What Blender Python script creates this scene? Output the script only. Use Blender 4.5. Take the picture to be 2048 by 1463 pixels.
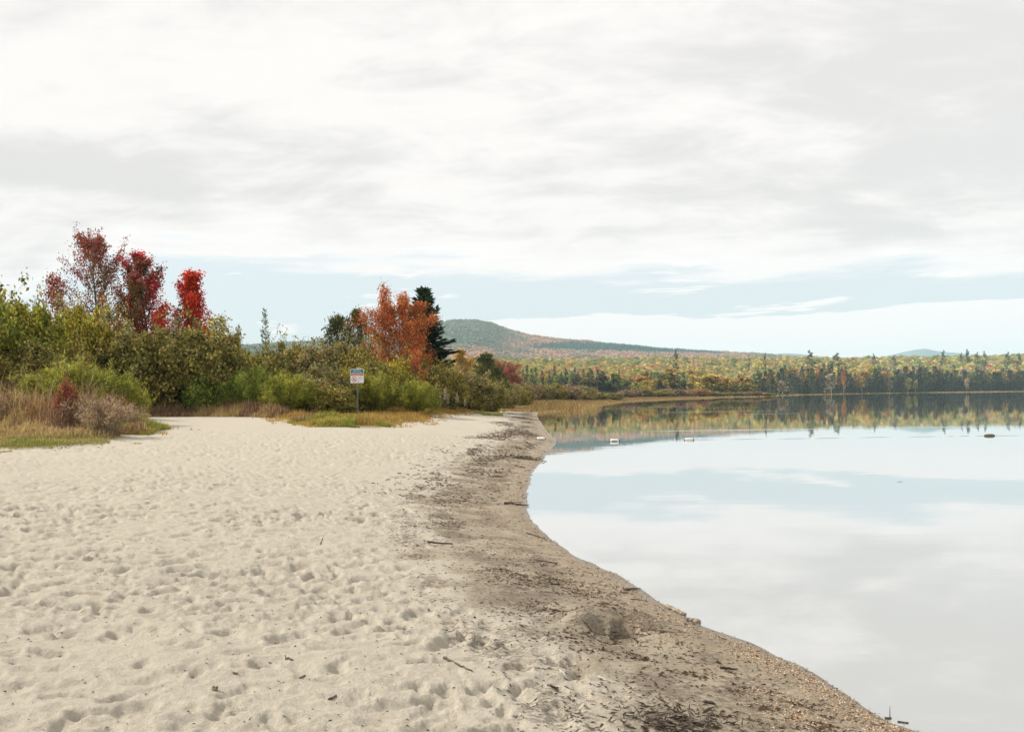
import bpy, math, random
import numpy as np
from mathutils import Vector

# ------------------------------------------------------------------ camera / world / sun / exposure
S = bpy.context.scene
for o in list(bpy.data.objects): bpy.data.objects.remove(o)
F, HY, CX, EYE, TILT = 1700.0, 791.0, 1024.0, 1.7, 0.0125      # focal length in full-size pixels, horizon row, centre column, eye height
SUN_AZ, SUN_EL, SUN_STR = math.radians(-74), math.radians(37), 5.0   # azimuth measured from +Y towards +X
cd = bpy.data.cameras.new('camera'); cam = bpy.data.objects.new('camera', cd); S.collection.objects.link(cam)
cd.sensor_width = 36; cd.lens = F / 2048 * 36; cd.shift_y = (HY - 731.5) / 2048
cd.clip_start = 0.1; cd.clip_end = 60000
cam.location = (0, 0, EYE); cam.rotation_euler = (math.radians(90), math.atan(TILT), 0)   # the photo's horizon rises slightly to the right
S.camera = cam
S.view_settings.view_transform = 'Standard'; S.view_settings.look = 'None'
S.view_settings.exposure = 0.05; S.view_settings.gamma = 1.0
S.cycles.use_denoising = True
S.cycles.max_bounces = 8; S.cycles.diffuse_bounces = 3; S.cycles.glossy_bounces = 3
S.cycles.transmission_bounces = 4; S.cycles.volume_bounces = 1; S.cycles.transparent_max_bounces = 6

class NT:
    """tiny node builder"""
    def __init__(s, nt): s.nt = nt; nt.nodes.clear()
    def n(s, t, ins=None, **kw):
        nd = s.nt.nodes.new(t)
        for k, v in kw.items(): setattr(nd, k, v)
        for k, v in (ins or {}).items():
            if isinstance(v, bpy.types.NodeSocket): s.nt.links.new(v, nd.inputs[k])
            else: nd.inputs[k].default_value = v
        return nd
    def m(s, op, a, b=None, c=None, clamp=False):
        ins = {0: a}
        if b is not None: ins[1] = b
        if c is not None: ins[2] = c
        return s.n('ShaderNodeMath', ins, operation=op, use_clamp=clamp).outputs[0]
    def mr(s, v, a, b, c=0.0, d=1.0, smooth=True):
        return s.n('ShaderNodeMapRange', {0: v, 1: a, 2: b, 3: c, 4: d}, interpolation_type='SMOOTHSTEP' if smooth else 'LINEAR').outputs[0]
    def mix(s, f, a, b, mode='MIX'):
        nd = s.nt.nodes.new('ShaderNodeMix'); nd.data_type = 'RGBA'; nd.blend_type = mode
        for k, v in ((0, f), (6, a), (7, b)):
            if isinstance(v, bpy.types.NodeSocket): s.nt.links.new(v, nd.inputs[k])
            else: nd.inputs[k].default_value = v if k == 0 or len(v) == 4 else (*v, 1)
        return nd.outputs[2]
    def noise(s, vec, scale, detail=2.0, rough=0.5, dist=0.0):
        return s.n('ShaderNodeTexNoise', {'Vector': vec, 'Scale': scale, 'Detail': detail, 'Roughness': rough, 'Distortion': dist}).outputs[0]
    def link(s, a, b): s.nt.links.new(a, b)

w = bpy.data.worlds.new('World'); S.world = w; w.use_nodes = True
def build_world():
    N = NT(w.node_tree)
    gen = N.n('ShaderNodeTexCoord').outputs['Generated']
    sx = N.n('ShaderNodeSeparateXYZ', {0: gen}); x, y, z = sx.outputs
    h = N.m('SQRT', N.m('ADD', N.m('MULTIPLY', x, x), N.m('MULTIPLY', y, y)))
    e = N.m('DIVIDE', z, N.m('MAXIMUM', h, 1e-3))
    az = N.m('ARCTAN2', x, y)
    sky = N.n('ShaderNodeTexSky', sky_type='NISHITA', sun_disc=False, sun_elevation=SUN_EL, sun_rotation=SUN_AZ, air_density=1.0, dust_density=1.5, ozone_density=1.0).outputs[0]
    skyd = N.mix(1.0, sky, (0.10, 0.10, 0.10), 'MULTIPLY')
    blue = N.mix(0.80, skyd, (0.885, 0.945, 0.98))
    # high cloud deck, foreshortened towards the horizon
    zz = N.m('ADD', N.m('ABSOLUTE', z), 0.26)
    cl = N.n('ShaderNodeCombineXYZ', {0: N.m('DIVIDE', x, zz), 1: N.m('MULTIPLY', N.m('DIVIDE', y, zz), 1.1), 2: 0.3}).outputs[0]
    rot = N.n('ShaderNodeMapping', {'Vector': cl, 'Rotation': (0, 0, math.radians(38)), 'Scale': (0.8, 1.25, 1)}).outputs[0]
    n1 = N.noise(rot, 1.25, 6, 0.55, 0.5)
    n2 = N.noise(rot, 4.2, 5, 0.6, 0.4)
    dark = N.mr(N.m('ADD', N.m('MULTIPLY', n1, 0.60), N.m('MULTIPLY', n2, 0.40)), 0.42, 0.59)
    deck = N.mix(dark, (1.01, 0.965, 0.94), (0.80, 0.775, 0.76))
    # brighter rim of the deck towards the gap
    en = N.n('ShaderNodeCombineXYZ', {0: N.m('MULTIPLY', az, 5.0), 1: N.m('MULTIPLY', e, 42.0), 2: 1.7}).outputs[0]
    ne = N.noise(en, 1.0, 5, 0.55)
    b = N.m('ADD', N.m('SUBTRACT', 0.145, N.m('MULTIPLY', az, 0.042)), N.m('MULTIPLY', N.m('SUBTRACT', ne, 0.5), 0.085))
    b = N.m('SUBTRACT', b, N.m('MULTIPLY', N.mr(az, -0.42, -0.60), 0.10))
    mdeck = N.mr(N.m('SUBTRACT', e, b), -0.008, 0.014)
    deck = N.mix(N.mr(N.m('SUBTRACT', e, b), 0.0, 0.05), (1.07, 1.02, 1.0), deck)
    # thin banks of low cloud in the gap
    lo = N.n('ShaderNodeCombineXYZ', {0: N.m('MULTIPLY', az, 6.0), 1: N.m('MULTIPLY', e, 55.0), 2: 5.2}).outputs[0]
    nl = N.noise(lo, 1.0, 6, 0.56, 0.3)
    band = N.m('MULTIPLY', N.mr(e, 0.106, 0.068), N.mr(az, -0.14, 0.02))
    thr = N.m('SUBTRACT', 0.60, N.m('MULTIPLY', band, 0.38))
    thr = N.m('SUBTRACT', thr, N.m('MULTIPLY', N.mr(e, 0.05, 0.02), 0.06))
    mlow = N.m('MULTIPLY', N.mr(N.m('SUBTRACT', nl, thr), -0.015, 0.05), 0.9)
    c = N.mix(mlow, blue, (1.10, 1.04, 1.02))
    c = N.mix(mdeck, c, deck)
    bg = N.n('ShaderNodeBackground', {'Color': c, 'Strength': 1.0})
    out = N.n('ShaderNodeOutputWorld'); N.link(bg.outputs[0], out.inputs['Surface'])
build_world()
sl = bpy.data.lights.new('sun', 'SUN'); sun = bpy.data.objects.new('sun', sl); S.collection.objects.link(sun)
sl.energy = SUN_STR; sl.angle = math.radians(3.0); sl.color = (1.0, 0.94, 0.84)
sd = Vector((math.sin(SUN_AZ) * math.cos(SUN_EL), math.cos(SUN_AZ) * math.cos(SUN_EL), math.sin(SUN_EL)))
sun.rotation_euler = (-sd).to_track_quat('-Z', 'Y').to_euler(); sun.location = (-20, 20, 40)

# ------------------------------------------------------------------ helpers
rng = np.random.default_rng(11)
random.seed(5)
COL = S.collection
def tag(o, label=None, cat=None, group=None, kind=None):
    if label: o['label'] = label
    if cat: o['category'] = cat
    if group: o['group'] = group
    if kind: o['kind'] = kind
    return o
def mesh_data(name, V, Fs, mats=(), tint=None, smooth=False, extra=None):
    """V (n,3); Fs list of int arrays (m,k), k 3 or 4; tint (n,3) stored as colour attribute"""
    me = bpy.data.meshes.new(name)
    V = np.asarray(V, np.float32)
    Fs = [np.asarray(f, np.int32) for f in Fs if len(f)]
    tot = sum(len(f) for f in Fs); loops = np.concatenate([f.ravel() for f in Fs]) if Fs else np.zeros(0, np.int32)
    sizes = np.concatenate([np.full(len(f), f.shape[1], np.int32) for f in Fs])
    me.vertices.add(len(V)); me.vertices.foreach_set('co', V.ravel())
    me.loops.add(len(loops)); me.loops.foreach_set('vertex_index', loops)
    me.polygons.add(tot)
    st = np.zeros(tot, np.int32); st[1:] = np.cumsum(sizes)[:-1]
    me.polygons.foreach_set('loop_start', st)
    me.polygons.foreach_set('use_smooth', np.full(tot, bool(smooth)))
    for nm, arr in ([('tint', tint)] if tint is not None else []) + list((extra or {}).items()):
        a = me.attributes.new(nm, 'FLOAT_COLOR', 'POINT')
        c = np.ones((len(V), 4), np.float32); c[:, :arr.shape[1]] = arr
        a.data.foreach_set('color', c.ravel())
    for m in mats: me.materials.append(m)
    me.update(calc_edges=True)
    return me
def link(name, me, parent=None, mat=None):
    o = bpy.data.objects.new(name, me); COL.objects.link(o)
    if parent is not None: o.parent = parent
    if mat is not None:
        if not me.materials: me.materials.append(None)
        o.material_slots[0].link = 'OBJECT'; o.material_slots[0].material = mat
    return o
def empty(name, loc, rz=0.0, sc=(1, 1, 1)):
    o = bpy.data.objects.new(name, None); COL.objects.link(o); o.location = loc; o.rotation_euler = (0, 0, rz); o.scale = sc
    o.empty_display_size = 0.3
    return o
_lat = {}
def vnoise(x, y, seed=0):
    if seed not in _lat: _lat[seed] = np.random.default_rng(1000 + seed).random((256, 256)).astype(np.float32)
    L = _lat[seed]
    xi = np.floor(x).astype(np.int64); yi = np.floor(y).astype(np.int64)
    fx = x - xi; fy = y - yi; fx = fx * fx * (3 - 2 * fx); fy = fy * fy * (3 - 2 * fy)
    a = L[yi & 255, xi & 255]; b = L[yi & 255, (xi + 1) & 255]; c = L[(yi + 1) & 255, xi & 255]; d = L[(yi + 1) & 255, (xi + 1) & 255]
    return (a + (b - a) * fx) * (1 - fy) + (c + (d - c) * fx) * fy
def fbm(x, y, oct=4, seed=0, gain=0.5):
    s = 0; a = 1; t = 0
    for i in range(oct):
        s = s + a * vnoise(x * 2 ** i + 17.3 * i, y * 2 ** i - 9.1 * i, seed + i); t += a; a *= gain
    return s / t
def sstep(x, a, b):
    t = np.clip((x - a) / (b - a), 0, 1); return t * t * (3 - 2 * t)
def unit(v): return v / np.maximum(np.linalg.norm(v, axis=-1, keepdims=True), 1e-9)

# ------------------------------------------------------------------ materials
def new_mat(name):
    m = bpy.data.materials.new(name); m.use_nodes = True
    return m, NT(m.node_tree)
def out(N, sh, disp=None, vol=None):
    o = N.n('ShaderNodeOutputMaterial')
    if sh is not None: N.link(sh, o.inputs['Surface'])
    if vol is not None: N.link(vol, o.inputs['Volume'])
def c4(c): return (*c, 1.0)
LG = 1.28
def leaf_mat(name, A, B, C=None, transl=0.28, spread=(0.28, 1.80), rough=0.55, hshift=0.0, thr=(0.40, 0.60)):
    """tint: r random per leaf, g relative height, b clump noise; colours A and B alternate by clump, C is an odd leaf here and there"""
    m, N = new_mat(name)
    at = N.n('ShaderNodeAttribute', attribute_name='tint'); s = N.n('ShaderNodeSeparateColor', {0: at.outputs[0]})
    r, g, b = s.outputs[0], s.outputs[1], s.outputs[2]
    A, B = tuple(min(.9, v * LG) for v in A), tuple(min(.9, v * LG) for v in B); C = tuple(min(.9, v * LG) for v in C) if C is not None else None
    f = N.mr(N.m('ADD', b, N.m('MULTIPLY', N.m('SUBTRACT', g, 0.5), hshift)), thr[0], thr[1])
    col = N.mix(f, c4(A), c4(B))
    if C is not None: col = N.mix(N.mr(r, 0.90, 0.93), col, c4(C))
    br = N.mr(N.m('FRACT', N.m('MULTIPLY', r, 7.31)), 0, 1, spread[0], spread[1], False)
    col = N.mix(1.0, col, N.n('ShaderNodeCombineColor', {0: br, 1: br, 2: br}).outputs[0], 'MULTIPLY')
    d = N.n('ShaderNodeBsdfPrincipled', {'Base Color': col, 'Roughness': rough, 'Specular IOR Level': 0.18})
    t = N.n('ShaderNodeBsdfTranslucent', {0: col})
    mx = N.n('ShaderNodeMixShader', {0: transl, 1: d.outputs[0], 2: t.outputs[0]})
    out(N, mx.outputs[0]); return m
def wood_mat(name, A, B, scale=18):
    m, N = new_mat(name)
    tc = N.n('ShaderNodeTexCoord').outputs['Object']
    mp = N.n('ShaderNodeMapping', {'Vector': tc, 'Scale': (1, 1, 0.25)}).outputs[0]
    n = N.noise(mp, scale, 5, 0.6)
    col = N.mix(N.mr(n, 0.35, 0.65), c4(A), c4(B))
    bp = N.n('ShaderNodeBump', {'Height': n, 'Strength': 0.5, 'Distance': 0.01})
    p = N.n('ShaderNodeBsdfPrincipled', {'Base Color': col, 'Roughness': 0.85, 'Normal': bp.outputs[0]})
    out(N, p.outputs[0]); return m
def plain_mat(name, A, rough=0.5, metal=0.0, B=None, scale=20, spec=0.5):
    m, N = new_mat(name)
    tc = N.n('ShaderNodeTexCoord').outputs['Object']
    n = N.noise(tc, scale, 4, 0.6)
    B = B or tuple(c * 0.8 for c in A)
    p = N.n('ShaderNodeBsdfPrincipled', {'Base Color': N.mix(N.mr(n, 0.35, 0.7), c4(A), c4(B)), 'Roughness': rough, 'Metallic': metal, 'Specular IOR Level': spec})
    out(N, p.outputs[0]); return m
def blade_mat(name, A, B, C, transl=0.3):
    return leaf_mat(name, A, B, C, transl=transl, spread=(0.6, 1.35), rough=0.6)

M = {}
M['bark'] = wood_mat('bark', (0.10, 0.085, 0.07), (0.19, 0.165, 0.14))
M['bark_pale'] = wood_mat('pale_bark', (0.42, 0.38, 0.32), (0.62, 0.58, 0.5))
M['twig'] = wood_mat('twig', (0.13, 0.11, 0.09), (0.25, 0.22, 0.18))
M['drift'] = wood_mat('driftwood', (0.16, 0.12, 0.085), (0.36, 0.29, 0.22), 30)
M['drift_dark'] = wood_mat('wet_driftwood', (0.055, 0.04, 0.03), (0.12, 0.09, 0.065), 30)
L = {}
L['green'] = leaf_mat('green_alder_leaves', (0.155, 0.175, 0.024), (0.25, 0.235, 0.035), (0.34, 0.24, 0.03))
L['yellowgreen'] = leaf_mat('yellow_green_leaves', (0.25, 0.225, 0.03), (0.34, 0.28, 0.045), (0.42, 0.27, 0.04))
L['olive'] = leaf_mat('olive_leaves', (0.185, 0.17, 0.036), (0.29, 0.245, 0.062), (0.30, 0.15, 0.05))
L['darkolive'] = leaf_mat('dark_olive_leaves', (0.135, 0.125, 0.03), (0.24, 0.21, 0.055), (0.30, 0.20, 0.06))
L['greyolive'] = leaf_mat('grey_olive_leaves', (0.18, 0.165, 0.06), (0.27, 0.23, 0.09), (0.30, 0.16, 0.07))
L['willow'] = leaf_mat('willow_leaves', (0.145, 0.165, 0.02), (0.28, 0.275, 0.045), (0.38, 0.34, 0.06), transl=0.4)
L['willowdeep'] = leaf_mat('deep_willow_leaves', (0.105, 0.155, 0.022), (0.20, 0.235, 0.038), (0.30, 0.30, 0.06), transl=0.4)
L['lush'] = leaf_mat('lush_green_leaves', (0.115, 0.165, 0.028), (0.19, 0.23, 0.04), (0.38, 0.26, 0.05))
L['brown'] = leaf_mat('withered_brown_leaves', (0.20, 0.135, 0.092), (0.30, 0.215, 0.14), (0.45, 0.31, 0.08))
L['rust'] = leaf_mat('rusty_leaves', (0.26, 0.12, 0.06), (0.34, 0.20, 0.075), (0.42, 0.12, 0.06))
LG = 1.35
L['maple_dark'] = leaf_mat('dark_red_maple_leaves', (0.10, 0.09, 0.025), (0.235, 0.072, 0.045), (0.33, 0.07, 0.04), hshift=0.45, thr=(0.40, 0.60))
L['maple_rose'] = leaf_mat('rose_red_maple_leaves', (0.14, 0.07, 0.03), (0.42, 0.045, 0.045), (0.22, 0.07, 0.03), hshift=0.35, thr=(0.34, 0.50), transl=0.45)
L['maple_red'] = leaf_mat('bright_red_maple_leaves', (0.50, 0.042, 0.018), (0.64, 0.07, 0.022), (0.46, 0.14, 0.03), transl=0.45, spread=(0.5, 1.3))
L['maple_orange'] = leaf_mat('orange_maple_leaves', (0.23, 0.15, 0.03), (0.38, 0.13, 0.038), (0.46, 0.08, 0.035), hshift=0.35, thr=(0.40, 0.58), transl=0.4)
L['ember'] = leaf_mat('ember_leaves', (0.36, 0.085, 0.04), (0.42, 0.12, 0.045), (0.30, 0.2, 0.05), transl=0.4)
L['birch_gold'] = leaf_mat('golden_birch_leaves', (0.40, 0.26, 0.06), (0.47, 0.31, 0.09), (0.5, 0.25, 0.08))
L['crimson'] = leaf_mat('crimson_leaves', (0.30, 0.14, 0.065), (0.28, 0.065, 0.055), (0.36, 0.22, 0.06), thr=(0.42, 0.56))
LG = 1.2
L['spruce'] = leaf_mat('dark_spruce_needles', (0.022, 0.044, 0.022), (0.040, 0.070, 0.032), transl=0.12, rough=0.6)
L['spruce_far'] = leaf_mat('spruce_needles', (0.030, 0.058, 0.042), (0.050, 0.082, 0.052), (0.085, 0.11, 0.05), transl=0.12, rough=0.6)
L['spruce_green'] = leaf_mat('deep_green_spruce_needles', (0.012, 0.034, 0.016), (0.024, 0.056, 0.022), transl=0.12, rough=0.6)
L['cedar'] = leaf_mat('cedar_foliage', (0.065, 0.075, 0.018), (0.11, 0.115, 0.028), transl=0.2)
LG = 1.0
L['larch'] = leaf_mat('larch_needles', (0.11, 0.16, 0.085), (0.15, 0.20, 0.10), transl=0.3)
L['pine'] = leaf_mat('pine_needles', (0.055, 0.085, 0.05), (0.08, 0.11, 0.06), transl=0.15)
LG = 1.35
L['gold'] = leaf_mat('gold_far_leaves', (0.34, 0.26, 0.06), (0.40, 0.31, 0.08), (0.38, 0.22, 0.06))
L['amber'] = leaf_mat('amber_far_leaves', (0.34, 0.22, 0.08), (0.38, 0.26, 0.10), (0.38, 0.18, 0.06))
L['orange'] = leaf_mat('orange_far_leaves', (0.36, 0.17, 0.06), (0.40, 0.21, 0.07))
L['redfar'] = leaf_mat('red_far_leaves', (0.30, 0.11, 0.06), (0.34, 0.15, 0.07))
L['lime'] = leaf_mat('lime_far_leaves', (0.25, 0.25, 0.07), (0.34, 0.31, 0.08))
L['greyfar'] = leaf_mat('grey_far_leaves', (0.26, 0.21, 0.15), (0.34, 0.28, 0.19))

# ------------------------------------------------------------------ shoreline, terrain heights
def U(px, py):
    n = math.hypot(1, TILT); dx, dy = px - CX, py - HY
    return CX + (dx - TILT * dy) / n, HY + (TILT * dx + dy) / n
def W(px, py, z=0.0):
    px, py = U(px, py)
    Y = (EYE - z) * F / (py - HY); return ((px - CX) / F * Y, Y)
sh_px = [(1830,1463),(1700,1392),(1600,1335),(1500,1285),(1440,1262),(1390,1243),(1290,1185),(1200,1135),(1110,1085),(1068,1050),(1053,1030),
 (1050,1000),(1055,965),(1064,940),(1086,919),(1091,906),(1109,889),(1111,884),(1108,877),(1096,868),(1086,852),(1077,840),(1071,829),(1079,823),(1122,822.5),
 (1146,813),(1180,808),(1225,803.5),(1300,799.5),(1393,796.5),(1458,793.6),(1522,793.3),(1554,791),(1600,789.3),(1640,788.6),(1709,787),(1862,784.7),(2048,782.6)]
lake = [W(*p) for p in sh_px] + [(600,745),(1000,840),(1500,500),(1500,-600),(200,-700),(40,-60),(9,-8),(4.2,0.5)]
def chaikin(P, n=2):
    P = np.array(P, float)
    for _ in range(n):
        Q = np.roll(P, -1, 0); P = np.stack([0.75 * P + 0.25 * Q, 0.25 * P + 0.75 * Q], 1).reshape(-1, 2)
    return P
lakeP = chaikin(lake, 1)
def sdist(x, y, P):
    """signed distance to closed polygon P, positive outside"""
    x = np.asarray(x, np.float32); y = np.asarray(y, np.float32)
    best = np.full(x.shape, 1e18, np.float32); ins = np.zeros(x.shape, bool)
    n = len(P)
    for i in range(n):
        ax, ay = P[i]; bx, by = P[(i + 1) % n]
        ex, ey = bx - ax, by - ay; L2 = ex * ex + ey * ey
        if L2 < 1e-12: continue
        t = np.clip(((x - ax) * ex + (y - ay) * ey) / L2, 0, 1)
        dx = x - ax - t * ex; dy = y - ay - t * ey
        best = np.minimum(best, dx * dx + dy * dy)
        c = ((ay > y) != (by > y))
        if c.any():
            xi = ax + (y - ay) * ex / (ey if abs(ey) > 1e-12 else 1e-12)
            ins ^= c & (x < xi)
    d = np.sqrt(best); return np.where(ins, -d, d)
def shore_d(x, y):
    d = sdist(x, y, lakeP)
    r = np.hypot(x, y)
    a = np.clip(r * 0.006, 0.02, 1.2)
    return d + (fbm(x / (a * 9), y / (a * 9), 3, 40) - 0.5) * a * 2.2 + (fbm(x / .35, y / .35, 2, 44) - .5) * .09 * (r < 40)
def base_z(x, y, d):
    Lr = 6 + 26 * sstep(y, 68, 95); am = 0.62 + 0.26 * sstep(y, 8, 30)
    z = np.where(d > 0, am * (1 - np.exp(-np.maximum(d, 0) / Lr)) + 0.8 * sstep(y, 100, 200) * (1 - np.exp(-np.maximum(d, 0) / 70)), np.maximum(d * 0.10, -2.5))
    up = sstep(y, 380, 600)
    z = z + up * np.where(d > 35, 150 * (1 - np.exp(-0.065 * (d - 35) / 150)), 0)
    return z
veg_px = [(0,900,.5),(100,897,.5),(190,891,.5),(225,880,.5),(262,872,.5),(332,868,.5),(322,858,.5),(288,851,.5),(272,842,.5),(296,834,.5),(420,834,.5),(545,836,.5),
 (590,846,.5),(640,853,.5),(745,856,.48),(800,851,.45),(850,841,.45),(868,832,.45),(920,826,.42),(958,820,.42),(1000,815,.42),(1040,811,.4),(1075,807,.3),(1070,815,.2),(1073,822,.05)]
def base_at(px, py):
    z = 0.5
    for _ in range(8):
        x, y = W(px, py, z); z = float(base_z(np.array([x]), np.array([y]), sdist([x], [y], lakeP))[0])
    return x, y
vegP = np.array([base_at(a, b) for a, b, c in veg_px[:-1]] + [(3.2, 88), (30, 90), (3000, 90), (3000, 5000), (-4000, 5000), (-4000, 5), (-30, 11)])
def veg_d(x, y):
    d = -sdist(x, y, vegP)     # positive inside the vegetation
    return d + (fbm(x / 1.1, y / 1.1, 3, 60) - 0.5) * 1.1 + (fbm(x / 2.5, y / 7, 2, 64) - .5) * 14 * sstep(y, 62, 85)
# fine relief of the beach: footprints, dug hole, heaps
RX0, RX1, RY0, RY1, RS = -20.0, 4.5, 1.5, 30.0, 0.02
gx = np.arange(RX0, RX1, RS); gy = np.arange(RY0, RY1, RS)
GX, GY = np.meshgrid(gx.astype(np.float32), gy.astype(np.float32))
def lowres(fn, step=6):
    xs = gx[::step]; ys = gy[::step]; a, b = np.meshgrid(xs, ys); v = fn(a, b)
    u = np.clip(np.arange(len(gx)) / step, 0, len(xs) - 1.001); t = np.clip(np.arange(len(gy)) / step, 0, len(ys) - 1.001)
    ui = u.astype(int); ti = t.astype(int); fu = (u - ui)[None, :]; ft = (t - ti)[:, None]
    return ((v[ti][:, ui] * (1 - fu) + v[ti][:, ui + 1] * fu) * (1 - ft) + (v[ti + 1][:, ui] * (1 - fu) + v[ti + 1][:, ui + 1] * fu) * ft).astype(np.float32)
Dr = lowres(shore_d)
dry = sstep(Dr + (fbm(GX / 1.2, GY / 1.2, 3, 3) - .5) * 1.0, 1.35, 2.1)
H = np.zeros_like(GX)
H += dry * ((fbm(GX / 1.6, GY / 1.6, 4, 5) - 0.5) * 0.07 + (fbm(GX / 0.34, GY / 0.30, 3, 9) - 0.5) * 0.028)
H += dry * (fbm(GX / 0.07, GY / 0.06, 2, 19) - 0.5) * 0.007 * (.2 + 1.2 * sstep(fbm(GX / .6, GY / .6, 2, 21), .4, .7))
H += dry * (0.5 - np.abs(fbm(GX / 0.20, GY / 0.20, 3, 15) - 0.5) * 4) * 0.010
H += (1 - dry) * ((fbm(GX / 0.9, GY / 0.9, 3, 25) - 0.5) * 0.030 + (fbm(GX / 0.16, GY / 0.16, 3, 29) - 0.5) * 0.010) * sstep(Dr, 0.0, 0.25)
def stamp(x, y, a, b, th, D, rim=0.35, jag=0.0):
    R = 2.1 * max(a, b)
    i0 = int((x - R - RX0) / RS); i1 = int((x + R - RX0) / RS) + 1; j0 = int((y - R - RY0) / RS); j1 = int((y + R - RY0) / RS) + 1
    i0, j0 = max(i0, 0), max(j0, 0); i1, j1 = min(i1, len(gx)), min(j1, len(gy))
    if i1 <= i0 or j1 <= j0: return
    X = GX[j0:j1, i0:i1] - x; Y = GY[j0:j1, i0:i1] - y
    c, s = math.cos(th), math.sin(th); u = (X * c + Y * s) / a; v = (-X * s + Y * c) / b
    q = np.sqrt(u * u + v * v)
    if jag: q = q * (1 + jag * (vnoise(GX[j0:j1, i0:i1] * 14, GY[j0:j1, i0:i1] * 14, 77) - 0.5))
    H[j0:j1, i0:i1] += -D * np.exp(-q ** 4.2) * (1 + 0.25 * u) + D * rim * .8 * np.exp(-((q - 1.22) / 0.30) ** 2)
R_ = np.random.default_rng(3)
nfp = 0
while nfp < 22000:
    y = 2.2 + 27 * R_.random() ** 1.0; x = R_.uniform(-0.66 * y - 1.5, 2.0)
    if x < RX0: continue
    i = int((x - RX0) / RS); j = int((y - RY0) / RS)
    if not (0 <= i < len(gx) and 0 <= j < len(gy)): continue
    dd = dry[j, i]
    nfp += 1
    if R_.random() > dd * (0.35 + 0.65 * float(fbm(np.array(x / 1.6), np.array(y / 1.6), 2, 90) > 0.50)): continue
    k = R_.random()
    if k < 0.5: a, b, D = R_.uniform(.07, .13), R_.uniform(.03, .052), R_.uniform(.009, .028)
    elif k < 0.96: a, b, D = R_.uniform(.035, .08), R_.uniform(.025, .05), R_.uniform(.006, .017)
    else: a, b, D = R_.uniform(.12, .18), R_.uniform(.05, .08), R_.uniform(.014, .026)
    stamp(x, y, a, b, R_.normal(.5, 1.0), D, R_.uniform(.15, .5), 0.9)
for _ in range(160):   # a few prints on the firm damp sand too
    y = R_.uniform(3, 26); x = R_.uniform(-2.4, 1.8); stamp(x, y, .12, .05, R_.normal(1.4, .5), R_.uniform(.004, .012), .3, .6)
def rough_spot(px, py, z, n, rx, ry, D):
    cx, cy = W(px, py, z)
    for _ in range(n):
        stamp(cx + R_.normal(0, rx), cy + R_.normal(0, ry), R_.uniform(.06, .18), R_.uniform(.04, .08), R_.uniform(-.6, 1.2), R_.uniform(.4, .8) * D * R_.choice([1, 1, 1, -0.4]), .3, 1.0)
for s in [(350,975,.35,70,.5,.6,.06),(560,1030,.3,90,.55,.5,.06),(230,1020,.35,80,1.1,.45,.06),(60,1030,.4,60,.6,.35,.07),(20,1170,.35,30,.35,.2,.06),(640,1150,.25,40,.4,.25,.035),(290,1135,.3,30,.5,.3,.045)]: rough_spot(*s)
def blob(x, y, rx, ry, h, th=0.0, p=2.0):
    X = GX - x; Y = GY - y; c, s = math.cos(th), math.sin(th)
    q = np.sqrt(((X * c + Y * s) / rx) ** 2 + ((-X * s + Y * c) / ry) ** 2)
    H[:] += h * np.exp(-q ** p)
hx, hy = W(1250, 1262, 0.08)
blob(hx - .02, hy + .30, .36, .18, .12, 0.1); blob(hx - .30, hy + .12, .14, .16, .05); blob(hx, hy, .085, .10, -.32, 0, 5.0); blob(hx - .17, hy + .05, .08, .07, -.09, 0, 3)
blob(hx + .45, hy - .05, .35, .12, .035, -.2); blob(hx - .08, hy - .16, .42, .10, -.055, -.12)
H += 0.022 * (fbm(GX * 9, GY * 9, 3, 33) - .5) * np.exp(-(((GX - hx) / .5) ** 2 + ((GY - hy - .2) / .45) ** 2))
H *= sstep(Dr, -0.05, 0.35) * (1 - sstep(GY, 26.5, 29.5)) * sstep(GX, -19.8, -18.5) * (1 - sstep(GX, 3.8, 4.4)) * sstep(GY, 1.6, 2.2)
def relief(x, y):
    x = np.asarray(x, np.float32); y = np.asarray(y, np.float32)
    u = (x - RX0) / RS; v = (y - RY0) / RS
    ok = (u >= 0) & (v >= 0) & (u < len(gx) - 1) & (v < len(gy) - 1)
    u = np.clip(u, 0, len(gx) - 1.001); v = np.clip(v, 0, len(gy) - 1.001)
    ui = u.astype(int); vi = v.astype(int); fu = u - ui; fv = v - vi
    r = (H[vi, ui] * (1 - fu) + H[vi, ui + 1] * fu) * (1 - fv) + (H[vi + 1, ui] * (1 - fu) + H[vi + 1, ui + 1] * fu) * fv
    far = (fbm(x / 2.5, y / 2.5, 3, 70) - 0.5) * 0.10 * sstep(y, 24, 30) * (1 - sstep(y, 60, 90)) * (x < 0.5)
    return np.where(ok, r, 0) + far
def ground(x, y):
    x = np.atleast_1d(np.asarray(x, np.float32)); y = np.atleast_1d(np.asarray(y, np.float32))
    d = shore_d(x, y); vd = veg_d(x, y)
    return base_z(x, y, d) + relief(x, y) * (1 - 0.7 * sstep(vd, -0.3, .3)) + 0.05 * sstep(vd, -0.2, 0.3) * (y < 60)
def gz(x, y): return float(ground(x, y)[0])
def on(px, py):
    """ground point that shows at this pixel"""
    z = 0.3
    for _ in range(6):
        x, y = W(px, py, z); z = gz(x, y)
    return x, y, z

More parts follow.
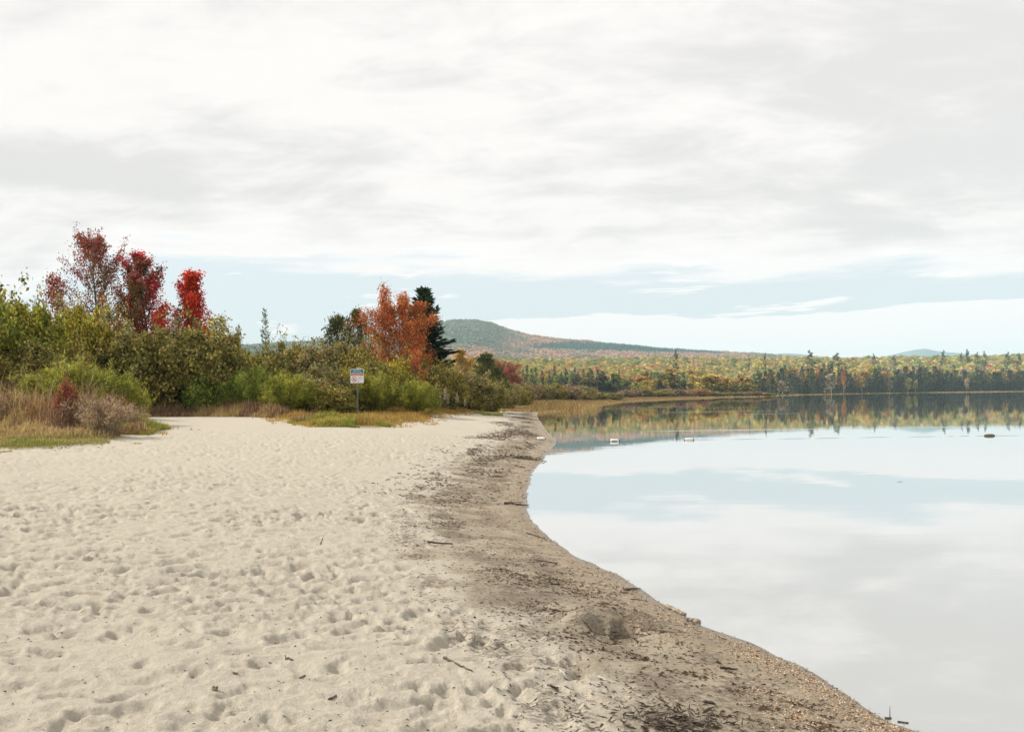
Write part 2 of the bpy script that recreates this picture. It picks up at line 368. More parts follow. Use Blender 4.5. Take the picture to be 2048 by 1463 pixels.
def build_ground():
    fine = np.radians(np.arange(-37.5, 37.5, 0.078)); coarse = np.radians(np.concatenate([np.arange(37.5, 322.5, 3.0)]))
    ang = np.concatenate([fine, coarse, [fine[0] + 2 * math.pi]])
    r = [0.5]
    while r[-1] < 5200:
        q = r[-1]; k = 1.06 if q < 3 else 1.0052 if q < 16 else 1.009 if q < 60 else 1.02 if q < 400 else 1.04
        r.append(q * k)
    r = np.array(r); A, Rr = np.meshgrid(ang, r)
    X = (np.sin(A) * Rr).ravel().astype(np.float32); Y = (np.cos(A) * Rr).ravel().astype(np.float32)
    d = shore_d(X, Y); vd = veg_d(X, Y)
    Z = base_z(X, Y, d) + relief(X, Y) * (1 - 0.7 * sstep(vd, -0.3, .3)) + 0.05 * sstep(vd, -0.2, 0.3) * (Y < 60)
    damp = 1 - sstep(d + (fbm(X / 1.2, Y / 1.2, 3, 3) - .5) * 1.1 + (fbm(X / .35, Y / .35, 3, 13) - .5) * 1.1, 1.25, 1.75)
    Z = np.where((d > .15) & (Y < 60), np.maximum(Z, .012), Z)
    na, nr = len(ang), len(r)
    i = np.arange(nr - 1)[:, None] * na + np.arange(na - 1)[None, :]
    Fq = np.stack([i, i + 1, i + na + 1, i + na], -1).reshape(-1, 4)[:, ::-1]
    # centre cap
    V = np.stack([X, Y, Z], 1)
    wrack = np.exp(-((d - 1.15) / 0.35) ** 2) + 0.8 * np.exp(-((d - 0.55) / 0.22) ** 2) + .7 * np.exp(-((d - 1.8) / .2) ** 2)
    wrack = np.where(d < 0, 0, wrack) * (vd < 0.3)
    t1 = np.stack([damp, sstep(vd, -0.15, 0.35), np.exp(-((d - 0.16) / 0.17) ** 2) + .5 * np.exp(-((d - 0.55) / .2) ** 2)], 1)
    t2 = np.stack([np.clip(wrack, 0, 1), sstep(d, 0.03, -0.10), sstep(Y, 180, 300) * sstep(d, 8, 30)], 1)
    me = mesh_data('ground', V, [Fq], [ground_mat()], smooth=True, extra={'zone': t1, 'zone_b': t2, 'zone_c': np.repeat((np.exp(-np.maximum(d, 0) / .14) * (Y < 60))[:, None], 3, 1)})
    o = link('ground', me); tag(o, 'pale sandy beach rising from the water, running into grassy and wooded land', None, None, 'structure')
def ground_mat():
    m, N = new_mat('beach_sand')
    geo = N.n('ShaderNodeNewGeometry').outputs['Position']
    z1 = N.n('ShaderNodeSeparateColor', {0: N.n('ShaderNodeAttribute', attribute_name='zone').outputs[0]})
    z2 = N.n('ShaderNodeSeparateColor', {0: N.n('ShaderNodeAttribute', attribute_name='zone_b').outputs[0]})
    damp, veg, grav = z1.outputs; wrack, bed, far = z2.outputs
    edge = N.n('ShaderNodeAttribute', attribute_name='zone_c').outputs[2]
    grain = N.noise(geo, 420, 2, 0.7); mid = N.noise(geo, 24, 5, 0.72); big = N.noise(geo, 1.3, 4, 0.6)
    dry = N.mix(N.mr(mid, 0.3, 0.7), (0.425, 0.378, 0.302, 1), (0.538, 0.49, 0.405, 1))
    dry = N.mix(N.mr(big, 0.35, 0.7), dry, (0.50, 0.45, 0.365, 1))
    tan = N.mr(N.noise(N.n('ShaderNodeMapping', {'Vector': geo, 'Scale': (.6, 1.3, 1)}).outputs[0], 7.5, 5, .7), .56, .68)
    dry = N.mix(N.m('MULTIPLY', tan, .55), dry, (0.37, 0.305, 0.215, 1))
    wet = N.mix(N.mr(mid, 0.3, 0.7), (0.265, 0.222, 0.160, 1), (0.365, 0.312, 0.235, 1))
    wet = N.mix(N.m('MULTIPLY', N.mr(N.noise(geo, 2.6, 4, .65), 0.48, 0.62), .7), wet, (0.43, 0.37, 0.285, 1))
    col = N.mix(damp, dry, wet)
    v = N.n('ShaderNodeTexVoronoi', {'Vector': geo, 'Scale': 95.0}); vc = N.n('ShaderNodeSeparateColor', {0: v.outputs['Color']})
    peb = N.mix(vc.outputs[0], (0.44, 0.25, 0.14, 1), (0.48, 0.41, 0.29, 1))
    peb = N.mix(N.mr(vc.outputs[1], 0.75, 0.85), peb, (0.20, 0.15, 0.11, 1))
    gm = N.m('MULTIPLY', grav, N.mr(N.noise(geo, 5, 3, .6), 0.35, 0.6))
    col = N.mix(N.m('MULTIPLY', N.m('MULTIPLY', gm, N.mr(vc.outputs[2], .25, .6)), .85), col, peb)
    # dark organic specks, denser on the damp belt
    st = N.n('ShaderNodeMapping', {'Vector': geo, 'Scale': (0.55, 1.2, 1), 'Rotation': (0, 0, .25)}).outputs[0]
    sp = N.noise(st, 34, 3, .75); cl = N.noise(geo, 1.9, 4, .6)
    amt = N.m('ADD', N.m('MULTIPLY', N.m('MULTIPLY', wrack, N.mr(cl, .40, .58)), .30), N.m('MULTIPLY', damp, .022))
    spk = N.mr(N.m('ADD', sp, amt), 0.655, 0.72)
    col = N.mix(N.m('MULTIPLY', spk, .6), col, (0.14, 0.11, 0.08, 1))
    g = N.mr(grain, 0.3, 0.7, 0.70, 1.22, False)
    col = N.mix(1.0, col, N.n('ShaderNodeCombineColor', {0: g, 1: g, 2: g}).outputs[0], 'MULTIPLY')
    soil = N.mix(N.mr(N.noise(geo, 1.7, 5, .65), .35, .65), (0.13, 0.10, 0.055, 1), (0.22, 0.18, 0.085, 1))
    soil = N.mix(far, soil, N.mix(N.mr(N.noise(geo, .03, 4, .6), .4, .6), (0.040, 0.036, 0.020, 1), (0.055, 0.060, 0.026, 1)))
    col = N.mix(N.m('MULTIPLY', edge, .6), col, (0.13, 0.11, 0.08, 1))
    col = N.mix(veg, col, soil)
    col = N.mix(bed, col, (0.16, 0.15, 0.11, 1))
    hgt = N.m('ADD', N.m('MULTIPLY', grain, .35), N.m('ADD', N.m('MULTIPLY', mid, 2.2), N.m('MULTIPLY', spk, .3)))
    bp = N.n('ShaderNodeBump', {'Height': hgt, 'Strength': 0.8, 'Distance': 0.014})
    p = N.n('ShaderNodeBsdfPrincipled', {'Base Color': col, 'Roughness': N.mr(edge, 0, 1, .95, .30), 'Specular IOR Level': N.mr(edge, 0, 1, .2, .6), 'Normal': bp.outputs[0]})
    out(N, p.outputs[0]); return m
build_ground()

def build_water():
    m, N = new_mat('lake_water')
    geo = N.n('ShaderNodeNewGeometry').outputs['Position']
    mp = N.n('ShaderNodeMapping', {'Vector': geo, 'Scale': (0.35, 1.0, 1)}).outputs[0]
    n1 = N.noise(mp, 1.6, 3, .5); n2 = N.noise(mp, 0.16, 3, .5)
    hgt = N.m('ADD', N.m('MULTIPLY', n1, 0.0020), N.m('MULTIPLY', n2, 0.003))
    bp = N.n('ShaderNodeBump', {'Height': hgt, 'Strength': 0.55, 'Distance': 1.0})
    # wind-roughened slicks show as pale streaks far out
    st = N.n('ShaderNodeMapping', {'Vector': geo, 'Scale': (0.022, 0.20, 1)}).outputs[0]
    slick = N.mr(N.noise(st, 1.0, 4, .55), .635, .67)
    lw = N.n('ShaderNodeLayerWeight', {'Blend': 0.5, 'Normal': bp.outputs[0]}).outputs['Facing']
    fac = N.mr(lw, 0.45, 1.0, 0.52, 0.99, False)
    rough = N.m('ADD', 0.012, N.m('MULTIPLY', slick, 0.11))
    gl = N.n('ShaderNodeBsdfGlossy', {'Color': (0.935, 0.935, 0.935, 1), 'Roughness': rough, 'Normal': bp.outputs[0]})
    df = N.n('ShaderNodeBsdfPrincipled', {'Base Color': (0.27, 0.275, 0.25, 1), 'Roughness': .9, 'Specular IOR Level': 0.0})
    mx = N.n('ShaderNodeMixShader', {0: fac, 1: df.outputs[0], 2: gl.outputs[0]})
    out(N, mx.outputs[0])
    V = [(-300, -900, 0), (1900, -900, 0), (1900, 1100, 0), (-300, 1100, 0)]
    o = link('lake_water', mesh_data('lake_water', V, [np.array([[0, 1, 2, 3]])], [m])); tag(o, 'still lake mirroring the clouds and the autumn forest', None, None, 'structure')
build_water()

# ------------------------------------------------------------------ hills
def build_hills():
    def hill_mat(name, a, b, c, sc):
        m, N = new_mat(name)
        at = N.n('ShaderNodeAttribute', attribute_name='tint').outputs[0]
        geo = N.n('ShaderNodeNewGeometry').outputs['Position']
        n = N.noise(geo, sc, 3, .7)
        k = N.mr(n, .35, .65, .6, 1.25, False)
        col = N.mix(1.0, at, N.n('ShaderNodeCombineColor', {0: k, 1: k, 2: k}).outputs[0], 'MULTIPLY')
        p = N.n('ShaderNodeBsdfPrincipled', {'Base Color': col, 'Roughness': 1.0, 'Specular IOR Level': 0.0}); out(N, p.outputs[0]); return m
    hm = hill_mat('hill_forest', 0, 0, 0, .05)
    # wooded hill: ridge heights by bearing, at 4 km
    bx = np.array([-1300, -700, -420, -250, -100, 60, 250, 500, 700, 800, 860, 905, 950, 985, 1010, 1060, 1130, 1200, 1300, 1400, 1500, 1600, 1750, 1950, 2300, 2700])
    by = np.array([30, 40, 48, 55, 62, 70, 78, 86, 95, 108, 122, 133, 134, 127, 116, 104, 96, 89, 80, 73, 67, 60, 50, 38, 20, 5])
    cor = lambda q: 13.5 - TILT * (q - CX)
    by = by + cor(bx)
    px = np.linspace(-1300, 2700, 900); rr = np.linspace(2300, 6200, 130)
    P, Rr = np.meshgrid(px, rr)
    X = (P - CX) / F * Rr; Y = Rr
    ridge = np.interp(P, bx, by) / F * 4200
    prof = np.where(Rr < 4200, sstep(Rr, 1900, 4250) ** 0.9 * 0.82 + 0.18 * (Rr - 2300) / 1900, 1 - 0.9 * sstep(Rr, 4200, 6200))
    Z = ridge * prof + (fbm(X / 260, Y / 260, 4, 140) - .5) * 34 * sstep(Rr, 2300, 2900) * (1 - .65 * np.exp(-((Rr - 4200) / 350) ** 2)) + (vnoise(X / 9, Y / 30, 150)) * 5
    V = np.stack([X, Y, Z], -1).reshape(-1, 3); na = len(px)
    i = np.arange(len(rr) - 1)[:, None] * na + np.arange(na - 1)[None, :]
    Fq = np.stack([i, i + 1, i + na + 1, i + na], -1).reshape(-1, 4)
    pal = [(0.05, 0.12, 0.09), (0.42, 0.225, 0.145), (0.32, 0.21, 0.13), (0.02, 0.065, 0.06)]  # greens cooled: part of the haze's blue is put into these colours
    def hcol(X, Y, Z, jit):
        n = fbm(X / 150, Y / 260, 4, 160) + jit
        pxx = X / Y * F + CX; e = (Z) / Y * F
        top = np.interp(pxx, bx, by)
        upper = sstep(e - 0.62 * top + 40 * (fbm(X / 200, Y / 200, 3, 170) - .5), 0, 10) * (1 - sstep(pxx, 980, 1060))
        c = np.array(pal[1])[None] * (1 - sstep(n, .45, .58))[:, None] + np.array(pal[2])[None] * sstep(n, .45, .58)[:, None]
        g = np.maximum(upper * .75, sstep(n, .56, .64) * .6)[:, None]
        c = c * (1 - g) + np.array(pal[0])[None] * g
        # spruce belt slanting across the flank
        lo = np.interp(pxx, [1010, 1150, 1300, 1420, 1500], [82, 78, 74, 70, 66]) ; hi = np.interp(pxx, [1010, 1150, 1300, 1420, 1500], [84, 94, 86, 75, 66])
        lo = lo + cor(pxx); hi = hi + cor(pxx); belt = (sstep(e, lo - 2, lo + 1) * (1 - sstep(e, hi - 1, hi + 1)) * sstep(pxx, 1020, 1090) * (1 - sstep(pxx, 1430, 1480)))[:, None]
        return c * (1 - belt) + np.array(pal[3])[None] * belt
    v = V
    tint = hcol(v[:, 0], v[:, 1], v[:, 2], 0)
    o = link('hill', mesh_data('hill', V, [Fq], [hm], tint=tint, smooth=True)); tag(o, 'broad wooded hill with a rounded summit fading into haze', None, None, 'structure')
    # its forest cover
    n = 42000
    pp = rng.uniform(400, 1700, n); r = rng.uniform(2350, 4500, n) ; x = (pp - CX) / F * r
    fi = (r - 2300) / (3900) * (len(rr) - 1); fj = (pp + 1300) / 4000 * (len(px) - 1)
    z = Z[np.clip(fi.astype(int), 0, len(rr) - 1), np.clip(fj.astype(int), 0, len(px) - 1)]
    col = hcol(x, r, z, rng.normal(0, .05, n)) * rng.uniform(.7, 1.3, (n, 1))
    s = rng.uniform(3.5, 6.5, n); hh = rng.uniform(6, 12, n)
    dark = col[:, 0] < .09; s = np.where(dark, s * .7, s)
    a = rng.uniform(0, 6.28, n)
    vs = []
    for k in range(4): vs.append(np.stack([x + s * np.cos(a + k * 1.571), r + s * np.sin(a + k * 1.571), z + np.where(dark, 0, hh * .45)], 1))
    vs.append(np.stack([x, r, z + hh], 1)); vs.append(np.stack([x, r, z - 1], 1))
    VV = np.stack(vs, 1).reshape(-1, 3); b = np.arange(n)[:, None] * 6
    T = np.concatenate([b + np.array([[k, (k + 1) % 4, 4]]) for k in range(4)] + [b + np.array([[(k + 1) % 4, k, 5]]) for k in range(4)])
    o = link('hill_forest', mesh_data('hill_forest', VV, [T], [hm], tint=np.repeat(col, 6, 0), smooth=True)); tag(o, 'distant autumn woodland covering the hill in rust and blue green', 'forest', None, 'stuff')
    # blue mountains
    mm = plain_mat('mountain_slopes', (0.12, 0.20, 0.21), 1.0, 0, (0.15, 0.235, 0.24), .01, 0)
    def mountain(name, pts, r0, depth, label):
        pts = np.array(pts, float); pts[:, 1] += cor(pts[:, 0]); px = np.linspace(pts[0, 0], pts[-1, 0], 160); rr = np.linspace(-1, 1, 40)
        P, Q = np.meshgrid(px, rr); R0 = r0 + Q * depth
        X = (P - CX) / F * R0; hgt = np.interp(P, pts[:, 0], pts[:, 1]) / F * r0 * (1 - sstep(np.abs(Q), 0, 1)) + (fbm(X / 700, R0 / 700, 4, 190) - .5) * 60 * (1 - sstep(np.abs(Q), .0, .9) * .3) - 20
        V = np.stack([X, R0, hgt], -1).reshape(-1, 3); na = len(px)
        i = np.arange(len(rr) - 1)[:, None] * na + np.arange(na - 1)[None, :]
        o = link(name, mesh_data(name, V, [np.stack([i, i + 1, i + na + 1, i + na], -1).reshape(-1, 4)], [mm], smooth=True)); tag(o, label, None, None, 'structure')
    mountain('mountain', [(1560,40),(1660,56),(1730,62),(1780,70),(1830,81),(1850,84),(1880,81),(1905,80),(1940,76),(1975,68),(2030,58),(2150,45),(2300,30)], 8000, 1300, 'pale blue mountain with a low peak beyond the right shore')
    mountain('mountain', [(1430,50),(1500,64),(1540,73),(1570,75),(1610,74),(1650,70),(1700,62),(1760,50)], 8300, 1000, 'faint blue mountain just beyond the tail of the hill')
build_hills()

# ------------------------------------------------------------------ plant building
def leaf_quads(P, axis, size, aspect, nrm=None, fold=0.12, tintg=None, clump=None):
    """kite-shaped leaves at P pointing along axis"""
    n = len(P)
    axis = unit(axis)
    if nrm is None: nrm = rng.normal(size=(n, 3))
    side = unit(np.cross(axis, nrm)); up = np.cross(side, axis)
    L_ = (size * rng.uniform(.7, 1.3, n))[:, None]; Wd = L_ * aspect
    a = P; b = P + axis * L_ * .45 + side * Wd * .5 + up * L_ * fold; c = P + axis * L_; d = P + axis * L_ * .45 - side * Wd * .5 + up * L_ * fold
    V = np.stack([a, b, c, d], 1).reshape(-1, 3); Fq = np.arange(n * 4).reshape(-1, 4)
    r = rng.random(n); g = tintg if tintg is not None else np.zeros(n) + .5; cl = clump if clump is not None else rng.random(n)
    T = np.repeat(np.stack([r, g, cl], 1), 4, 0)
    return V, Fq, T
def clump_noise(P, s, seed): return np.clip(0.5 + 1.3 * (0.5 * (fbm(P[:, 0] / s + P[:, 2] / s * .7, P[:, 1] / s + P[:, 2] / s, 3, seed) + fbm(P[:, 2] / s + 5, P[:, 0] / s, 3, seed + 7)) - .5), 0, 1)
def tube(pts, r0, r1, k=5):
    pts = np.asarray(pts, float); n = len(pts)
    t = unit(np.gradient(pts, axis=0)); ref = np.array([0.31, 0.2, 0.93]); s = unit(np.cross(t, ref)); u = np.cross(s, t)
    rad = np.linspace(r0, r1, n)[:, None, None]; a = np.arange(k) * 2 * math.pi / k
    V = pts[:, None] + rad * (np.cos(a)[None, :, None] * s[:, None] + np.sin(a)[None, :, None] * u[:, None])
    i = np.arange(n - 1)[:, None] * k; j = np.arange(k)[None]
    Fq = np.stack([i + j, i + (j + 1) % k, i + k + (j + 1) % k, i + k + j], -1).reshape(-1, 4)
    V = V.reshape(-1, 3)
    cap0 = np.array([[0, *reversed(range(1, k))]]) if False else None
    return V, Fq
class Wood:
    def __init__(s): s.V = []; s.F = []; s.n = 0
    def add(s, V, Fq): s.V.append(V); s.F.append(Fq + s.n); s.n += len(V)
    def mesh(s, name): return mesh_data(name, np.concatenate(s.V), [np.concatenate(s.F)], smooth=True)
def path(p, d, Ln, nseg, wander, up, R):
    pts = [np.array(p, float)]; d = np.array(d, float)
    for _ in range(nseg):
        d = d + R.normal(0, wander, 3) + np.array([0, 0, up]); d /= np.linalg.norm(d)
        pts.append(pts[-1] + d * Ln / nseg)
    return np.array(pts)
def side_dir(d, ang, R):
    d = d / np.linalg.norm(d); a = R.normal(size=3); a -= d * a.dot(d); a /= np.linalg.norm(a)
    return d * math.cos(ang) + a * math.sin(ang)
def proto_tree(name, seed, Hh, prof, Rm, nl, ang, nsub, leafn, lsize, aspect, t0=0.15, stems=1, spread=0.0, up=0.10, jit=0.10, curve=0.05, trunk_r=0.10, along=0.0, shell=0):
    """branching tree or many-stemmed shrub; prof(t) is the relative crown radius at relative height t"""
    R = np.random.default_rng(seed); Wd = Wood(); LP = []; LD = []
    for s in range(stems):
        if stems == 1: d0 = np.array([0.0, 0, 1]); Ls = Hh * .97; b = np.zeros(3)
        else:
            az = 2.4 * s + R.normal(0, .3); tilt = spread * math.sqrt((s + .5) / stems) + R.normal(0, .06)
            d0 = np.array([math.sin(tilt) * math.cos(az), math.sin(tilt) * math.sin(az), math.cos(tilt)])
            k = prof(max(0.0, 1 - tilt / 1.6)); Ls = Hh * (1.0 - .30 * (tilt / max(spread, .01)) ** 2) * R.uniform(.82, 1.04); b = np.array([R.normal(0, .12), R.normal(0, .12), -.05])
        st = path(b, d0, Ls, 9, curve, .03, R)
        r0 = trunk_r if stems == 1 else trunk_r * R.uniform(.6, 1)
        Wd.add(*tube(st, r0, r0 * .15, 6 if stems == 1 else 4))
        for k in range(nl):
            t = t0 + (.97 - t0) * ((k + R.random()) / nl)
            f = t * 9; i = min(int(f), 8); p = st[i] + (st[i + 1] - st[i]) * (f - i); dd = st[i + 1] - st[i]
            if stems == 1:
                a = ang[0] + (ang[1] - ang[0]) * t + R.normal(0, .08); az = 2.399 * k + R.normal(0, .3)
                dr = np.array([math.sin(a) * math.cos(az), math.sin(a) * math.sin(az), math.cos(a)])
                Lb = Rm * prof(t) * R.uniform(.75, 1.15)
            else:
                dr = side_dir(dd, R.uniform(ang[0], ang[1]), R); dr[2] += .15; dr /= np.linalg.norm(dr); Lb = Rm * R.uniform(.5, 1.0) * (1.15 - .6 * t)
            lb = path(p, dr, Lb, 5, .10, up, R)
            Wd.add(*tube(lb, r0 * .38 * (1.1 - t), r0 * .06, 4))
            for q in range(nsub):
                u = .22 + .78 * (q + R.random()) / nsub; g = u * 5; i = min(int(g), 4); p2 = lb[i] + (lb[i + 1] - lb[i]) * (g - i)
                d2 = side_dir(lb[i + 1] - lb[i], R.uniform(.35, 1.0), R); d2[2] += .1
                L2 = Lb * R.uniform(.18, .42) * (1.15 - .5 * u) + .08
                tw = path(p2, d2, L2, 3, .14, up * .8, R)
                if q % 2 == 0: Wd.add(*tube(tw, r0 * .07, r0 * .025, 3))
                m = R.poisson(leafn)
                if m:
                    uu = R.random(m) * 3; ii = np.minimum(uu.astype(int), 2); pt = tw[ii] + (tw[ii + 1] - tw[ii]) * (uu - ii)[:, None]
                    LP.append(pt + R.normal(0, jit, (m, 3))); LD.append((tw[ii + 1] - tw[ii]) / max(L2 / 3, 1e-3) * along)
    if shell:
        A0 = np.concatenate(LP); rx = np.percentile(np.hypot(A0[:, 0], A0[:, 1]), 90) * 1.05; rz = np.percentile(A0[:, 2], 95)
        u = R.normal(size=(shell, 3)); u[:, 2] = np.abs(u[:, 2]) * .9 - .18; u = unit(u)
        kk = .80 + .55 * (fbm(u[:, 0] * 2.2 + 9 + seed, u[:, 1] * 2.2 + u[:, 2] * 1.7 + 5, 3, 60) - .35) - .28 * R.random(shell) ** 2
        cen = u * kk[:, None] * np.array([rx, rx, rz * .62]) + np.array([0, 0, rz * .38]); cen[:, 2] = np.maximum(cen[:, 2], .06)
        keep = fbm(u[:, 0] * 5 + 3, u[:, 1] * 5 + u[:, 2] * 4, 2, 66) > .36; cen = cen[keep]; uu = u[keep]
        m = 9; cc = np.repeat(cen, m, 0) + R.normal(0, lsize * .85, (len(cen) * m, 3)); LP.append(cc); LD.append(np.repeat(uu, m, 0) * (along * .9))
    P = np.concatenate(LP); D = np.concatenate(LD)
    if shell and stems > 1:      # rounded outline: few shoots stand out of the dome
        q = (P[:, 0] / rx) ** 2 + (P[:, 1] / rx) ** 2 + ((P[:, 2] - rz * .36) / (rz * .66)) ** 2
        keep = (q < 1.12) | (R.random(len(P)) < .10); P, D = P[keep], D[keep]
    P[:, 2] = np.maximum(P[:, 2], .02)
    ax = D + rng.normal(0, .55 if along else 1, P.shape) + np.array([0, 0, -.15 if not along else .75])
    rad = unit(P - np.array([0, 0, Hh * .4])) 
    nr = rad * .55 + rng.normal(0, .6, P.shape) + np.array([0, 0, .35])
    V, Fq, T = leaf_quads(P, ax, lsize, aspect, nr, tintg=np.clip(P[:, 2] / Hh, 0, 1), clump=clump_noise(P, Hh * .22, seed % 50))
    rmax = float(np.percentile(np.hypot(P[:, 0], P[:, 1]), 96)); hmax = float(np.percentile(P[:, 2], 99.7))
    return dict(wood=Wd.mesh(name + '_wood'), leaf=mesh_data(name + '_leaves', V, [Fq], tint=T), R=rmax, H=hmax, n=len(P))
def proto_spruce(name, seed, Hh, Rm, whorls, nb, ntw, tl=0.30, tw=.09, droop=.25, t0=.04, gap=0.0, power=.9):
    R = np.random.default_rng(seed); Wd = Wood(); Wd.add(*tube(path((0, 0, -.1), (0, 0, 1), Hh, 8, .008, 0, R), Hh * .016, .008, 6))
    PP, DD, NN = [], [], []
    for k in range(whorls):
        t = t0 + (1 - t0) * (k + .3 * R.random()) / whorls; Lb0 = Rm * ((1 - t) ** power) * (.9 + .2 * math.sin(k * 1.9)) + .06
        for b in range(nb):
            if R.random() < gap: continue
            az = 2 * math.pi * (b + R.random() * .7) / nb + k * 1.1; Lb = Lb0 * R.uniform(.65, 1.12)
            el = .05 + .75 * t * t - droop * (1 - t); d = np.array([math.cos(az) * math.cos(el), math.sin(az) * math.cos(el), math.sin(el)])
            br = path((0, 0, t * Hh), d, Lb, 5, .03, .055, R)
            if ntw > 6: Wd.add(*tube(br, .012 + .006 * Lb, .004, 3))
            m = max(3, int(ntw * Lb / Rm)); u = (.12 + .88 * (np.arange(m) + R.random(m)) / m) * 5; i = np.minimum(u.astype(int), 4)
            p = br[i] + (br[i + 1] - br[i]) * (u - i)[:, None]; bd = unit(br[i + 1] - br[i]); sd_ = np.cross(bd, np.array([0, 0, 1.0]))
            sg = R.choice([-1, 1], m)[:, None]
            ax = bd * R.uniform(.45, 1.0, (m, 1)) + sd_ * sg * R.uniform(.3, .9, (m, 1)) + np.array([0, 0, -.12]) + R.normal(0, .12, (m, 3))
            PP.append(p); DD.append(ax); NN.append(np.tile([0, 0, 1.0], (m, 1)) + R.normal(0, .45, (m, 3)))
    P = np.concatenate(PP); V, Fq, T = leaf_quads(P, np.concatenate(DD), tl, tw / tl, np.concatenate(NN), fold=-.06, tintg=P[:, 2] / Hh, clump=clump_noise(P, Hh * .15, 3))
    return dict(wood=Wd.mesh(name + '_wood'), leaf=mesh_data(name + '_needles', V, [Fq], tint=T), R=Rm, H=Hh, n=len(P))
round_ = lambda t: math.sqrt(max(0.02, 1 - ((t - .45) / .62) ** 2))
ovoid = lambda t: max(.12, math.sin(min(1, max(0, (t * .92 + .10))) * math.pi) ** .7)
narrow = lambda t: max(.15, math.sin((t * .85 + .12) * math.pi) ** .8)
PR = {}
for i in range(4): PR['alder%d' % i] = proto_tree('alder', 20 + i, 3.3, round_, .95, 10, (.35, 1.05), 11, 15, .105, .62, t0=.04, stems=12 + i, spread=.98 + .05 * i, up=.03, jit=.07, trunk_r=.03, shell=1500)
for i in range(3): PR['willow%d' % i] = proto_tree('willow', 40 + i, 2.2, round_, .75, 9, (.12, .45), 9, 17, .10, .14, t0=.06, stems=22, spread=.95 + .08 * i, up=.05, jit=.025, trunk_r=.02, along=1.3, shell=650)
for i in range(2): PR['bush%d' % i] = proto_tree('bush', 50 + i, 1.4, round_, .55, 7, (.3, 1.0), 8, 14, .085, .5, t0=.04, stems=13, spread=1.05, up=.04, jit=.05, trunk_r=.018, shell=700)
PR['dry0'] = proto_tree('dry', 60, 1.15, round_, .34, 5, (.05, .4), 5, 4, .075, .16, t0=.25, stems=60, spread=.62, up=.03, jit=.03, trunk_r=.010, along=.8)
PR['maple_big'] = proto_tree('maple', 71, 9.0, ovoid, 3.4, 46, (1.15, .7), 15, 19, .105, .75, t0=.16, up=.05, jit=.095, trunk_r=.13)
PR['maple_tall'] = proto_tree('maple', 72, 8.0, narrow, 2.2, 44, (.95, .55), 13, 21, .105, .75, t0=.14, up=.07, jit=.085, trunk_r=.11)
PR['maple_slim'] = proto_tree('maple', 73, 7.2, narrow, 1.7, 40, (.8, .45), 14, 25, .105, .75, t0=.10, up=.08, jit=.085, trunk_r=.09)
PR['maple_round'] = proto_tree('maple', 74, 7.0, lambda t: math.sqrt(max(.03, 1 - ((t - .52) / .50) ** 2)), 3.2, 64, (1.3, .8), 17, 31, .105, .75, t0=.06, up=.02, jit=.10, trunk_r=.13, shell=450)
PR['sapling'] = proto_tree('sapling', 75, 5.0, narrow, 1.5, 26, (.95, .5), 9, 7, .11, .7, t0=.25, up=.09, jit=.11, trunk_r=.05)
PR['cedar'] = proto_tree('cedar', 76, 4.5, lambda t: max(.1, (1 - t) ** .65), 1.35, 60, (1.2, .5), 10, 12, .11, .42, t0=.04, up=.09, jit=.07, trunk_r=.08, along=.7)
PR['cedar_loose'] = proto_tree('cedar', 77, 5.0, ovoid, 1.5, 44, (1.1, .5), 10, 12, .13, .5, t0=.10, up=.07, jit=.10, trunk_r=.08, along=.5)
PR['spruce_near'] = proto_spruce('spruce', 81, 8.0, 2.3, 36, 9, 74, .40, .16, .14, .05, .10, .80)
PR['larch'] = proto_spruce('larch', 82, 6.5, 1.3, 26, 6, 18, .30, .10, .05, .12, .15, .7)
for i in range(3): PR['spruce_mid%d' % i] = proto_spruce('spruce', 84 + i, 7.0, 1.9 + .25 * i, 19, 6, 14, .52, .22, .22, .03, .08, .8)
for i in range(4): PR['spruce_far%d' % i] = proto_spruce('spruce', 90 + i, 12.0, 2.5 + .3 * (i % 2), 19, 6, 7, .95, .42, .25, .03, .08, .85)
PR['pine'] = proto_tree('pine', 95, 20.0, lambda t: max(.0, .25 + .75 * math.sin(t * 3.14) ** 2) * (1 if t > .3 else .3), 4.6, 15, (1.4, 1.15), 7, 6, .9, .5, t0=.35, up=.03, jit=.28, trunk_r=.28)
for i in range(4): PR['broad%d' % i] = proto_tree('broadleaf', 100 + i, 11.0, ovoid if i % 2 else round_, 3.3 + .4 * i, 16, (1.0, .5), 7, 4.5, .95, .85, t0=.22, up=.06, jit=.5, trunk_r=.20)
print('protos', {k: v['n'] for k, v in PR.items()})

def plant(name, proto, x, y, h, rad, leaf, label, cat, group=None, rz=None, lean=(0, 0), wood='twig', z=None, crown='foliage', stem='stems'):
    p = PR[proto]
    z = gz(x, y) if z is None else z
    e = empty(name, (x, y, z - .03), random.uniform(0, 6.28) if rz is None else rz, (rad / p['R'], rad / p['R'], h / p['H']))
    e.rotation_euler = (lean[0], lean[1], e.rotation_euler.z)
    link(crown, p['leaf'], e, L[leaf]); link(stem, p['wood'], e, M[wood])
    tag(e, label, cat, group); return e
GK = [0, 17, 23, 29, 36, 40, 45, 60, 75, 110, 160, 190, 200, 215, 240, 260, 280, 325, 431, 600, 950]; GV = [0, 17, 23, 29.5, 43, 48, 54, 74, 100, 170, 262, 368, 380, 396, 440, 472, 545, 648, 712, 770, 1080]
def G(Y, px): return float(np.interp(Y, GK, GV)) * (1.2 if 240 <= px <= 470 and 35 <= Y < 47 and False else 1.0)
def at(px, Y, top, wpx, **kw):
    """position, height and radius of a plant whose top shows at row top and whose crown is wpx wide, at distance Y"""
    Y = G(Y, px); px, top = U(px, top)
    x = (px - CX) / F * Y; z = gz(x, Y)
    return x, Y, (HY - top) / F * Y + EYE - z, wpx / 2 / F * Y
